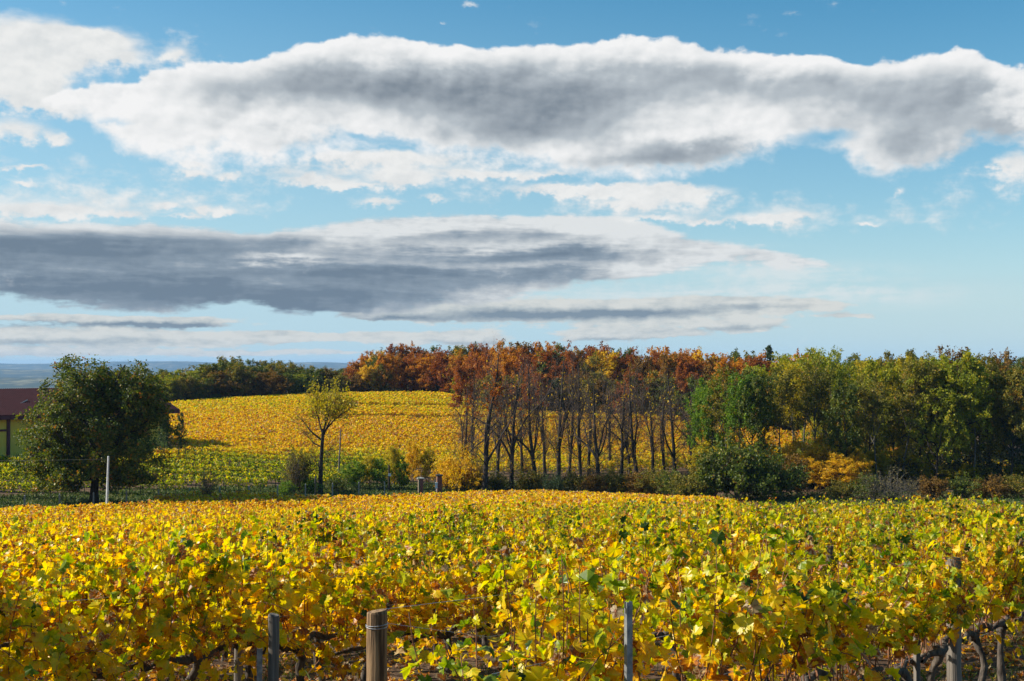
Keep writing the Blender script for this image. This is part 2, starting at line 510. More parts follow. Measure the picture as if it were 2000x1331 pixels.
M_BARK = plain_mat('bark_dark', (0.016, 0.013, 0.011), (0.055, 0.044, 0.036), 6.0, 0.9, (1, 1, 0.25), bump=0.6)
M_BARKG = plain_mat('bark_grey', (0.05, 0.045, 0.04), (0.16, 0.14, 0.12), 6.0, 0.9, (1, 1, 0.25), bump=0.5)
M_TWIG = plain_mat('twig_grey_brown', (0.06, 0.042, 0.032), (0.15, 0.105, 0.08), 3.0, 0.85)
M_CANE = plain_mat('vine_cane', (0.10, 0.035, 0.018), (0.26, 0.12, 0.06), 9.0, 0.6)
M_STOCK = plain_mat('vine_stock', (0.03, 0.024, 0.02), (0.13, 0.105, 0.085), 22.0, 0.95, (1, 1, 0.35), bump=1.0)
M_POST = plain_mat('post_wood', (0.07, 0.038, 0.018), (0.32, 0.20, 0.10), 16.0, 0.85, (1.6, 1.6, 0.09), 8.0, 0.8, 0.34, 0.66)
M_POSTG = plain_mat('post_wood_weathered', (0.07, 0.06, 0.05), (0.24, 0.21, 0.18), 12.0, 0.9, (1.5, 1.5, 0.08), 7.0, 0.8)
M_METAL = plain_mat('galvanised_steel', (0.16, 0.165, 0.17), (0.34, 0.35, 0.36), 14.0, 0.5, metal=0.5)
M_WIRE = plain_mat('wire_steel', (0.35, 0.36, 0.37), (0.55, 0.56, 0.58), 20.0, 0.4, metal=0.7)
M_RUSTW = plain_mat('rusty_wire', (0.07, 0.055, 0.045), (0.14, 0.11, 0.09), 9.0, 0.8, spec=0.1)
M_CONC = plain_mat('concrete_post', (0.20, 0.19, 0.17), (0.34, 0.33, 0.30), 9.0, 0.9)
M_WHITE = plain_mat('white_paint', (0.55, 0.56, 0.56), (0.78, 0.79, 0.79), 3.0, 0.5)
M_DARKM = plain_mat('dark_metal', (0.02, 0.022, 0.022), (0.05, 0.05, 0.05), 5.0, 0.5)
M_GREENM = plain_mat('green_metal', (0.02, 0.12, 0.06), (0.03, 0.17, 0.09), 5.0, 0.5)
M_GRASS = leaf_mat('grass_blade', [(0.0, (0.03, 0.06, 0.01)), (0.6, (0.08, 0.13, 0.02)), (1.0, (0.30, 0.25, 0.09))], 0.3, 0.6, 0.3)


# ------------------------------------------------------------------ terrain
def sstep(x, a, b):
    t = np.clip((x - a) / (b - a), 0, 1)
    return t * t * (3 - 2 * t)


def plane_z(y, x=0.0):
    """the near slope: falls away from the camera, with a hollow on the left"""
    hollow = np.interp(y, [0, 10, 20, 30, 40, 55, 70, 85, 100, 112, 125, 140], [0, 0.05, 0.3, 0.6, 0.95, 1.4, 1.75, 1.95, 1.95, 1.6, 0.8, 0.3])
    return -(2.382 + 0.103 * y) - hollow * (0.22 + 0.78 * sstep(-x, 0.0, 20.0)) * sstep(-x, -14.0, 0.0) - 0.05 * np.clip(x - 3.0, 0.0, 22.0) * sstep(y, 20.0, 110.0)


def fence_y(x):
    x = np.asarray(x, float)
    return np.clip(145.0 + (x + 10.4) * 0.62, 112.0, 150.0)


def at(px, py, d):
    return ((px - 1000.0) / F * d, d, -(py - HZ) / F * d)


_cp = []
for _px in (-200, 60, 300, 560, 840, 1000, 1340):
    _d = 140.0
    for _ in range(30):
        _d = float(fence_y((_px - 1000) / F * _d))
    _x = (_px - 1000) / F * _d
    _cp += [(_x, _d, -(float(np.interp(_px, [-200, 60, 300, 560, 840, 1340], [1004, 996, 983, 972, 964, 962])) - HZ) / F * _d), (_x, _d - 30, plane_z(_d - 30, _x))]
_cp += [at(*p) for p in [(0, 908, 150), (330, 885, 170), (-250, 905, 165), (120, 884, 178), (350, 796, 275), (450, 789, 285), (600, 781, 300), (860, 777, 310),
                         (1000, 813, 255), (1150, 822, 245), (1340, 830, 235), (1600, 974, 133), (2000, 979, 130), (1760, 975, 132), (1340, 950, 150), (2300, 982, 128),
                         (1600, 880, 205), (2000, 890, 205), (1600, 830, 300), (2000, 830, 300), (860, 768, 385), (500, 780, 385), (200, 790, 385), (1200, 790, 360), (200, 812, 260)]]
_cp = np.array(_cp)


def _phi(r2):
    return 0.5 * r2 * np.log(np.maximum(r2, 1e-9))


_n = len(_cp)
_A = np.zeros((_n + 3, _n + 3))
_d2 = ((_cp[:, None, :2] - _cp[None, :, :2]) ** 2).sum(2) / 1e4
_A[:_n, :_n] = _phi(_d2) + np.eye(_n) * 2e-3
_A[:_n, _n] = 1; _A[:_n, _n + 1:] = _cp[:, :2] / 100
_A[_n:, :_n] = _A[:_n, _n:].T
_W = np.linalg.solve(_A, np.concatenate([_cp[:, 2], np.zeros(3)]))


def tps(x, y):
    x = np.clip(x, -190, 190) / 100; y = np.clip(y, 60, 400) / 100
    out = _W[_n] + _W[_n + 1] * x + _W[_n + 2] * y
    for i in range(_n):
        out = out + _W[i] * _phi((x - _cp[i, 0] / 100) ** 2 + (y - _cp[i, 1] / 100) ** 2)
    return out


def ground(x, y):
    x = np.asarray(x, float); y = np.asarray(y, float)
    x, y = np.broadcast_arrays(x, y)
    near = plane_z(np.maximum(y, -12.0), x)
    fy = fence_y(x)
    # beyond the lip on the right the near slope drops away to the meadow under the wood
    fy = np.where(x > 8, np.minimum(fy, 150 - (x - 8) * 0.9), fy)
    fy = np.maximum(fy, 105)
    w = sstep(y, fy - 12, fy - 2)
    z = near * (1 - w) + tps(x, y) * w
    far = -100.0 + 6.0 * np.sin(x / 900 + 1.3) * np.sin(y / 1100)
    h1 = 150 * np.exp(-((y - 12500) / 1300) ** 2) * (0.90 + 0.07 * np.sin(x / 760 + 0.5) + 0.05 * np.sin(x / 310 + 2.0) + 0.02 * np.sin(x / 120))
    h2 = 92 * np.exp(-((y - 8300) / 800) ** 2) * (0.86 + 0.10 * np.sin(x / 520 + 3.6) + 0.06 * np.sin(x / 180) + 0.03 * np.sin(x / 75 + 1))
    h3 = 40 * np.exp(-((y - 5600) / 600) ** 2) * (0.8 + 0.2 * np.sin(x / 420 + 1.0) + 0.08 * np.sin(x / 90))
    far = far + np.maximum.reduce([h1, h2, h3])
    k = sstep(y, 420, 2400)
    return z * (1 - k) + far * k


def gz(x, y):
    return float(ground(x, y))


def build_ground():
    ys = np.concatenate([np.arange(-30, 40, 0.5), np.arange(40, 330, 1.5), np.geomspace(330, 14500, 190)])
    xs = np.concatenate([-np.geomspace(60, 9000, 110)[::-1], np.arange(-59, 60, 0.8), np.geomspace(60, 9000, 110)])
    X, Y = np.meshgrid(xs, ys)
    Z = ground(X, Y)
    rg = np.random.default_rng(3)
    near = (Y < 40)
    Z = Z + np.where(near, rg.normal(0, 0.012, Z.shape), 0)
    nx, ny = len(xs), len(ys)
    V = np.stack([X.ravel(), Y.ravel(), Z.ravel()], 1)
    i = (np.arange(ny - 1)[:, None] * nx + np.arange(nx - 1)[None, :]).ravel()
    q = np.stack([i, i + 1, i + 1 + nx, i + nx], 1)
    # what covers the soil: 0 bare vineyard earth, 1 grass
    fy = fence_y(X)
    gr = np.where((Y > fy - 3) & (Y < fy + 12), 0.9, 0.25)
    gr = np.where((X > 16) & (Y > 44) & (Y < 135), 1.0, gr)
    wood = ((Y > 128) & (X > 24)) | (Y > 305)
    gr = np.where(wood, 0.1, gr)
    me = np_mesh('ground', V, [q], [ground_mat()], {'grass': gr.ravel()}, smooth=True)
    tag(link('ground', me), 'sloping earth and grass of the vineyard hillside', None, None, 'structure')


def ground_mat():
    m, nb = new_mat('earth_and_grass')
    g = nb.node('ShaderNodeNewGeometry')
    pos = g.outputs['Position']
    sp = nb.node('ShaderNodeSeparateXYZ'); nb.put(sp.inputs[0], pos)
    far = nb.smooth(S(nb, sp.outputs[1]), 420, 1500)
    n1 = nb.noise(pos, 3.2, 8.0, 0.65)
    n2 = nb.noise(pos, 0.9, 6.0, 0.6)
    n3 = nb.noise(pos, 22.0, 4.0, 0.7)
    soil = nb.ramp(n1 + (n3 - 0.5) * 0.5, [(0.25, (0.030, 0.018, 0.012)), (0.5, (0.095, 0.058, 0.036)), (0.62, (0.17, 0.105, 0.06)), (0.8, (0.30, 0.20, 0.11))])
    grass = nb.ramp(n1 + (n3 - 0.5) * 0.4, [(0.25, (0.03, 0.05, 0.01)), (0.55, (0.075, 0.105, 0.022)), (0.8, (0.18, 0.17, 0.06))])
    gm = nb.smooth(attr(nb, 'grass') + (n2 - 0.5) * 1.6, 0.35, 0.65)
    c = nb.mixc(gm, soil, grass)
    f1 = nb.noise(pos, 0.011, 9.0, 0.62)
    f2 = nb.noise(pos, 0.0028, 5.0, 0.5)
    fc = nb.ramp(f1 + (f2 - 0.5) * 0.7, [(0.34, (0.012, 0.024, 0.010)), (0.5, (0.03, 0.045, 0.014)), (0.58, (0.07, 0.06, 0.02)), (0.66, (0.16, 0.15, 0.06)), (0.8, (0.24, 0.21, 0.10))])
    c = nb.mixc(far, c, fc)
    p = nb.node('ShaderNodeBsdfPrincipled')
    nb.put(p.inputs['Base Color'], c)
    p.inputs['Roughness'].default_value = 0.95
    p.inputs['Specular IOR Level'].default_value = 0.15
    b = nb.node('ShaderNodeBump'); b.inputs['Strength'].default_value = 0.8; b.inputs['Distance'].default_value = 0.05
    nb.put(b.inputs['Height'], n1 + n3 * 0.4)
    nb.put(p.inputs['Normal'], b.outputs[0])
    finish(nb, p.outputs[0])
    return m


build_ground()


# ------------------------------------------------------------------ plant geometry
def norm(a):
    return a / np.maximum(np.linalg.norm(a, axis=-1, keepdims=True), 1e-9)


def frames(n, rg, tip_bias=(0, 0, 0), nrm_bias=(0, 0, 0.6), out=None):
    """random tip directions and blade normals"""
    N = norm(rg.normal(0, 1, (n, 3)) + np.array(nrm_bias) + (0 if out is None else out))
    T = rg.normal(0, 1, (n, 3)) + np.array(tip_bias)
    T = norm(T - (T * N).sum(1, keepdims=True) * N)
    return T, N, np.cross(T, N)


def cards(P, size, rg, tip_bias=(0, 0, -0.3), nrm_bias=(0, 0, 0.6), out=None, width=0.8):
    """folded four-cornered leaves; returns vertices (4n,3) and quads"""
    n = len(P)
    T, N, B = frames(n, rg, tip_bias, nrm_bias, out)
    s = np.broadcast_to(np.asarray(size, float), (n,))[:, None]
    w = s * 0.5 * width * rg.uniform(0.7, 1.15, (n, 1))
    fold = s * rg.uniform(0.05, 0.3, (n, 1))
    mid = rg.uniform(0.35, 0.6, (n, 1))
    a = P - T * s * 0.5
    V = np.stack([a, a + T * s * mid - B * w + N * fold, a + T * s, a + T * s * mid + B * w + N * fold], 1).reshape(-1, 3)
    i = np.arange(n)[:, None] * 4
    return V, i + np.array([[0, 1, 2, 3]])


LEAF_HALF = [(0.05, -0.02), (0.16, -0.17), (0.30, -0.20), (0.40, -0.12), (0.53, -0.02), (0.46, 0.12), (0.60, 0.22), (0.68, 0.42), (0.52, 0.46), (0.36, 0.50),
             (0.44, 0.64), (0.37, 0.80), (0.24, 0.76), (0.15, 0.90)]


def lobed(P, size, rg, T, N, B):
    """vine leaves with a lobed, toothed outline, cupped and curled"""
    L = np.array([(0.0, 0.0)] + LEAF_HALF + [(0.0, 1.02)] + [(-x, y) for x, y in LEAF_HALF[::-1]])
    k = len(L)
    n = len(P)
    jx = 1 + rg.normal(0, 0.05, (n, k)); jy = rg.normal(0, 0.025, (n, k))
    lx = L[None, :, 0] * jx; ly = L[None, :, 1] + jy
    cup = rg.uniform(-0.25, 0.95, (n, 1)); curl = rg.normal(-0.2, 0.5, (n, 1)); ph = rg.uniform(0, 6.28, (n, 1)); wv = rg.uniform(0.02, 0.09, (n, 1))
    def zz(x, y):
        return cup * np.abs(x) + curl * (y - 0.3) ** 2 + wv * np.sin(ph + 7 * x + 5 * y)
    s = np.broadcast_to(np.asarray(size, float), (n,))[:, None, None]
    def place(x, y):
        z = zz(x, y)
        return P[:, None, :] + s * (x[..., None] * B[:, None, :] + (y[..., None]) * T[:, None, :] + z[..., None] * N[:, None, :])
    rim = place(lx, ly)
    cen = place(np.zeros((n, 1)), np.full((n, 1), 0.32))
    V = np.concatenate([cen, rim], 1)          # n, k+1, 3
    base = np.arange(n)[:, None, None] * (k + 1)
    tri = np.array([(0, 1 + j, 1 + (j + 1) % k) for j in range(k)])[None]
    return V.reshape(-1, 3), (base + tri).reshape(-1, 3), k + 1


def tubes(P, R, sides):
    """P (n,K,3), R (n,K) -> vertices and quads"""
    n, K, _ = P.shape
    T = np.empty_like(P)
    T[:, 1:-1] = P[:, 2:] - P[:, :-2]; T[:, 0] = P[:, 1] - P[:, 0]; T[:, -1] = P[:, -1] - P[:, -2]
    T = norm(T)
    ref = np.where(np.abs(T[:, :1, 2:]) > 0.9, np.array([1.0, 0, 0]), np.array([0, 0, 1.0]))
    Uv = norm(np.cross(T, np.broadcast_to(ref, T.shape))); Wv = np.cross(T, Uv)
    a = np.arange(sides) / sides * 2 * np.pi
    V = P[:, :, None, :] + R[:, :, None, None] * (np.cos(a)[None, None, :, None] * Uv[:, :, None, :] + np.sin(a)[None, None, :, None] * Wv[:, :, None, :])
    i = np.arange(n)[:, None, None] * K * sides + np.arange(K - 1)[None, :, None] * sides
    j = np.arange(sides)[None, None, :]; j2 = (j + 1) % sides
    q = np.stack([i + j, i + j2, i + sides + j2, i + sides + j], -1).reshape(-1, 4)
    return V.reshape(-1, 3), q


def extend(start, d, L, r0, r1, K, wob, up, rg):
    n = len(start)
    P = np.zeros((n, K + 1, 3)); D = np.zeros((n, K + 1, 3))
    P[:, 0] = start; d = norm(d); D[:, 0] = d
    for k in range(K):
        d = norm(d + rg.normal(0, wob, (n, 3)) + np.array([0, 0, up]))
        P[:, k + 1] = P[:, k] + d * (L / K)[:, None]; D[:, k + 1] = d
    s = np.linspace(0, 1, K + 1)[None]
    return P, r0[:, None] * (1 - s) + r1[:, None] * s, D


def children(P, R, D, Lp, m, t0, t1, angle, rg):
    n, K1, _ = P.shape
    t = t0 + (t1 - t0) * (np.arange(m)[None] + rg.uniform(0, 1, (n, m))) / m
    f = t * (K1 - 1); i = np.minimum(f.astype(int), K1 - 2); w = (f - i)[..., None]
    r = np.arange(n)[:, None]
    p = P[r, i] * (1 - w) + P[r, i + 1] * w
    d = norm(D[r, i] * (1 - w) + D[r, i + 1] * w)
    rad = R[r, i] * (1 - w[..., 0]) + R[r, i + 1] * w[..., 0]
    az = np.arange(m)[None] * 2.399 + rg.uniform(0, 6.28, (n, 1)) + rg.normal(0, 0.4, (n, m))
    ref = np.where(np.abs(d[..., 2:]) > 0.9, np.array([1.0, 0, 0]), np.array([0, 0, 1.0]))
    u = norm(np.cross(d, ref)); v = np.cross(d, u)
    a = np.radians(angle) + rg.normal(0, 0.16, (n, m))
    side = np.cos(az)[..., None] * u + np.sin(az)[..., None] * v
    cd = np.cos(a)[..., None] * d + np.sin(a)[..., None] * side
    return p.reshape(-1, 3), cd.reshape(-1, 3), t.ravel(), rad.ravel(), np.repeat(Lp, m)


def skeleton(seed, H, r0, levels, lean=0.03, top=0.15, limbs=None, wob=0.05):
    """trunk and successive orders of branches; returns list of (P, R, D, L)"""
    rg = np.random.default_rng(seed)
    P, R, D = extend(np.zeros((1, 3)), np.array([[rg.normal(0, lean), rg.normal(0, lean), 1.0]]), np.array([H]), np.array([r0]), np.array([r0 * top]), 12, wob, 0.03, rg)
    R[:, 0] *= 1.35; R[:, 1] *= 1.06
    out = [(P, R, D, np.array([H]))]
    for li, lv in enumerate(levels):
        Pp, Rp, Dp, Lp = out[-1]
        if li == 0 and limbs is not None:
            t = np.array([l[0] / H for l in limbs]); f = t * 12; i = np.minimum(f.astype(int), 11); w = (f - i)[:, None]
            st = Pp[0, i] * (1 - w) + Pp[0, i + 1] * w
            d = np.array([(math.cos(math.radians(e)) * math.cos(math.radians(a)), math.cos(math.radians(e)) * math.sin(math.radians(a)), math.sin(math.radians(e))) for _, a, e, _, _ in limbs])
            L = np.array([l[3] for l in limbs], float); rad = np.array([l[4] for l in limbs], float)
            P, R, D = extend(st, d, L, rad, rad * 0.25, lv['K'], lv['wob'], lv['up'], rg)
            out.append((P, R, D, L)); continue
        st, d, t, rad, lp = children(Pp, Rp, Dp, Lp, lv['n'], lv['t'][0], lv['t'][1], lv['ang'], rg)
        L = lv['len'] * (1 if 'abs' in lv else lp) * (lv['shape'](t) if 'shape' in lv else 1.0) * rg.uniform(0.7, 1.2, len(t))
        if 'keep' in lv:
            k = rg.uniform(0, 1, len(t)) < lv['keep']
            st, d, t, rad, lp, L = st[k], d[k], t[k], rad[k], lp[k], L[k]
        rr = np.minimum(rad * 0.85, np.maximum(lv['r'] * L, lv.get('rmin', 0.004)))
        P, R, D = extend(st, d, L, rr, rr * lv.get('taper', 0.3), lv['K'], lv['wob'], lv['up'], rg)
        out.append((P, R, D, L))
    return out, rg


def wood_mesh(name, sk, mat, maxlev=9, sides=(9, 6, 4, 3, 3)):
    Vs, Qs, b = [], [], 0
    for li, (P, R, D, L) in enumerate(sk[:maxlev + 1]):
        v, q = tubes(P, R, sides[min(li, len(sides) - 1)])
        Vs.append(v); Qs.append(q + b); b += len(v)
    mats = mat if isinstance(mat, tuple) else (mat,)
    mi = np.concatenate([np.full(len(q), min(i, len(mats) - 1)) for i, q in enumerate(Qs)])
    return np_mesh(name, np.concatenate(Vs), [np.concatenate(Qs)], mats, mat_idx=mi, smooth=True)


def crown_points(sk, lev, n, spread, rg, tmin=0.25):
    P, R, D, L = sk[lev]
    k = rg.integers(0, len(P), n); f = rg.uniform(tmin, 1, n) * (P.shape[1] - 1)
    i = np.minimum(f.astype(int), P.shape[1] - 2); w = (f - i)[:, None]
    return P[k, i] * (1 - w) + P[k, i + 1] * w + rg.normal(0, spread, (n, 3)), k


def crown_mesh(name, pts, ks, size, mat, rg, tone=0.5, spread=0.16, clump=0.14, out_c=None, **kw):
    n = len(pts)
    s = size * rg.uniform(0.65, 1.3, n)
    out = None
    if out_c is not None:
        out = norm(pts - np.array(out_c)) * 0.8
    V, q = cards(pts, s, rg, out=out, **kw)
    cl = np.random.default_rng(11).normal(0, 1, int(ks.max()) + 2)
    r = tone + rg.normal(0, spread, n) + clump * cl[ks]
    return np_mesh(name, V, [q], [mat], {'rnd': np.repeat(np.clip(r, 0.0, 1.0), 4)})


def dome(t):
    return 0.35 + 0.95 * np.sqrt(np.clip(1 - ((t - 0.45) / 0.62) ** 2, 0.02, 1))


# --- prototypes of the trees (mesh pairs: wood, crown)
def proto_broad(seed, H, nleaf, size, t0=0.22, w=0.36, n1=17, r0=0.2):
    sk, rg = skeleton(seed, H, r0, [
        dict(n=n1, t=(t0, 0.98), ang=58, len=w, shape=dome, r=0.022, K=5, wob=0.13, up=0.07),
        dict(n=7, t=(0.25, 1.0), ang=46, len=0.42, r=0.016, K=3, wob=0.16, up=0.05),
        dict(n=4, t=(0.3, 1.0), ang=48, len=0.5, r=0.014, K=2, wob=0.2, up=0.04, rmin=0.01)], lean=0.04)
    p, k = crown_points(sk, 3, nleaf, size * 0.55, rg, 0.2)
    return sk, rg, p, k


def proto_slender(seed, H, nleaf, size, r0=0.17):
    sk, rg = skeleton(seed, H, r0, [
        dict(n=18, t=(0.46, 0.99), ang=42, len=0.18, shape=dome, r=0.02, K=4, wob=0.14, up=0.10),
        dict(n=6, t=(0.25, 1.0), ang=44, len=0.48, r=0.016, K=3, wob=0.18, up=0.06),
        dict(n=4, t=(0.3, 1.0), ang=48, len=0.5, r=0.014, K=2, wob=0.2, up=0.04, rmin=0.01)], lean=0.05, wob=0.035)
    p, k = crown_points(sk, 3, nleaf, size * 0.6, rg, 0.2)
    return sk, rg, p, k


PROTO = {}
PH = {}


def make_protos():
    for i in range(5):
        H = 13.0
        sk, rg, p, k = proto_broad(100 + i, H, 6500, 0.50, t0=(0.10, 0.14, 0.08, 0.16, 0.10)[i], w=(0.36, 0.33, 0.40, 0.34, 0.30)[i])
        PH['broad', i] = np.percentile(p[:, 2], 99.7)
        c = crown_mesh('crown', p, k, 0.50, M_RUST, rg, out_c=(0, 0, 5.5))
        PROTO['broad', i] = (wood_mesh('trunk', sk, M_BARK, 2), c)
    for i in range(5):
        sk, rg, p, k = proto_broad(200 + i, 17.0, 13000, 0.34, t0=(0.08, 0.22, 0.32, 0.14, 0.20)[i], w=(0.27, 0.24, 0.22, 0.30, 0.2)[i], n1=22, r0=0.22)
        PH['tall', i] = np.percentile(p[:, 2], 99.7)
        c = crown_mesh('crown', p, k, 0.34, M_GREEN, rg, out_c=(0, 0, 8))
        PROTO['tall', i] = (wood_mesh('trunk', sk, M_BARK, 2), c)
    for i in range(4):
        sk, rg, p, k = proto_slender(300 + i, 16.5, 4600, 0.30)
        PH['slender', i] = np.percentile(p[:, 2], 99.7)
        c = crown_mesh('crown', p, k, 0.30, M_OLIVE, rg)
        PROTO['slender', i] = (wood_mesh('trunk', sk, M_BARKG, 2), c)
    # bare pollards: thick low trunk, a fan of upright leaders, fine twigs; a few last leaves
    for i in range(5):
        rg0 = np.random.default_rng(400 + i)
        limbs = [(rg0.uniform(2.8, 4.4), a * 360 / (2 + i % 3) + rg0.uniform(-40, 40), rg0.uniform(70, 82), rg0.uniform(8.0, 10.5), rg0.uniform(0.11, 0.16)) for a in range(2 + i % 3)]
        limbs += [(h_, rg0.uniform(0, 360), rg0.uniform(38, 70), (12.5 - h_) * rg0.uniform(0.42, 0.62), 0.055) for h_ in np.linspace(3.0, 11.5, 15)]
        limbs += [(rg0.uniform(2.0, 3.6), rg0.uniform(0, 360), rg0.uniform(15, 50), rg0.uniform(1.5, 3.5), 0.03) for _ in range(6)]
        sk, rg = skeleton(410 + i, 13.5, 0.34, [
            dict(K=9, wob=0.15, up=0.05),
            dict(n=11, t=(0.16, 1.0), ang=38, len=0.30, r=0.009, K=4, wob=0.10, up=0.06, rmin=0.018),
            dict(n=5, t=(0.1, 1.0), ang=36, len=0.52, r=0.008, K=3, wob=0.12, up=0.05, rmin=0.011),
            dict(n=3, t=(0.15, 1.0), ang=36, len=0.55, r=0.006, K=2, wob=0.14, up=0.03, rmin=0.009, taper=0.7)], lean=0.06, top=0.14, limbs=limbs, wob=0.05)
        PH['bare', i] = np.percentile(sk[3][0][..., 2], 99.5)
        p, k = crown_points(sk, 4, 110, 0.08, rg)
        if i < 3:
            p2, k2 = crown_points(sk, 4, 2600, 0.12, rg)
            kp = (p2[:, 2] > 7.5) & (np.sin(k2 * 0.013) > -0.2)
            PROTO['rusty', i] = crown_mesh('rusty_leaves', p2[kp], k2[kp], 0.27, M_RUST, rg)
        PROTO['bare', i] = (wood_mesh('trunk', sk, (M_BARK, M_BARK, M_TWIG), 9, (10, 6, 4, 3, 3)), crown_mesh('last_leaves', p, k, 0.26, M_YELLOW, rg), sk)
    # shrubs: many stems from the ground
    for i in range(4):
        rg0 = np.random.default_rng(500 + i)
        limbs = [(0.1 + 0.1 * rg0.random(), a * 26 + rg0.uniform(-10, 10), rg0.uniform(32, 84), rg0.uniform(1.4, 2.4), 0.03) for a in range(14)]
        sk, rg = skeleton(510 + i, 0.5, 0.08, [
            dict(K=4, wob=0.14, up=0.02),
            dict(n=9, t=(0.2, 1.0), ang=40, len=0.42, r=0.012, K=3, wob=0.16, up=0.04, rmin=0.008),
            dict(n=5, t=(0.2, 1.0), ang=42, len=0.5, r=0.01, K=2, wob=0.2, up=0.03, rmin=0.006)], limbs=limbs)
        p, k = crown_points(sk, 3, 4200, 0.08, rg, 0.1)
        PROTO['shrub', i] = (wood_mesh('stems', sk, M_TWIG, 3, (5, 4, 3, 3)), crown_mesh('foliage', p, k, 0.17, M_GREEN, rg))
        p, k = crown_points(sk, 3, 420, 0.05, rg, 0.1)
        PROTO['thin_shrub', i] = (wood_mesh('stems', sk, M_TWIG, 3, (5, 4, 3, 3)), crown_mesh('foliage', p, k, 0.13, M_DRY, rg))
    # saplings with whorls
    for i in range(2):
        sk, rg = skeleton(600 + i, 5.4, 0.06, [
            dict(n=34, t=(0.26, 1.0), ang=68, len=0.30, shape=lambda t: 1.25 - 0.95 * t, r=0.014, K=4, wob=0.08, up=-0.01),
            dict(n=7, t=(0.25, 1.0), ang=44, len=0.32, r=0.012, K=2, wob=0.12, up=0.0)], lean=0.02)
        p, k = crown_points(sk, 2, 2200, 0.09, rg, 0.1)
        PROTO['sapling', i] = (wood_mesh('trunk', sk, M_BARK, 2), crown_mesh('crown', p, k, 0.17, M_PINEY, rg))


make_protos()


def set_mat(o, m):
    o.material_slots[0].link = 'OBJECT'
    o.material_slots[0].material = m


def plant(kind, i, name, label, cat, x, y, h=1.0, w=1.0, mat=None, group=None, wood=None, rot=None, dz=-0.1, lean=0.0):
    """a copy of a prototype: Empty at the foot, wood and crown as its parts"""
    pr = PROTO[kind, i]
    if rot is None:
        rot = random.uniform(0, 6.28)
    t = thing(name, label, cat, (x, y, gz(x, y) + dz), rot, group, (w, w, h))
    if lean:
        t.rotation_euler = (lean, 0, rot)
    a = link(pr[0].name.split('.')[0], pr[0], t)
    b = link(pr[1].name.split('.')[0], pr[1], t)
    if wood: set_mat(a, wood)
    if mat: set_mat(b, mat)
    return t


random.seed(7)


def X(px, d):
    return (px - 1000.0) / F * d


ORD = ['first', 'second', 'third', 'fourth', 'fifth', 'sixth', 'seventh', 'eighth', 'ninth', 'tenth', 'eleventh', 'twelfth', 'thirteenth', 'fourteenth', 'fifteenth',
       'sixteenth', 'seventeenth', 'eighteenth', 'nineteenth']
TENS = {20: ('twentieth', 'twenty'), 30: ('thirtieth', 'thirty'), 40: ('fortieth', 'forty'), 50: ('fiftieth', 'fifty'), 60: ('sixtieth', 'sixty')}


def nth(i):
    """i counts from 1"""
    if i < 20: return ORD[i - 1]
    t = i // 10 * 10
    return TENS[t][0] if i == t else TENS[t][1] + '-' + ORD[i - t - 1]


PENDING = []                   # (object, phrase, place, px): labelled together at the end


def label_all():
    groups = {}
    for o, ph, pl, px in PENDING:
        groups.setdefault((ph, pl), []).append((px, o))
    for (ph, pl), l in groups.items():
        l.sort(key=lambda a: a[0])
        for i, (px, o) in enumerate(l):
            o['label'] = f'{ph} {pl}' + ('' if len(l) == 1 else f', {nth(i + 1)} from the left')


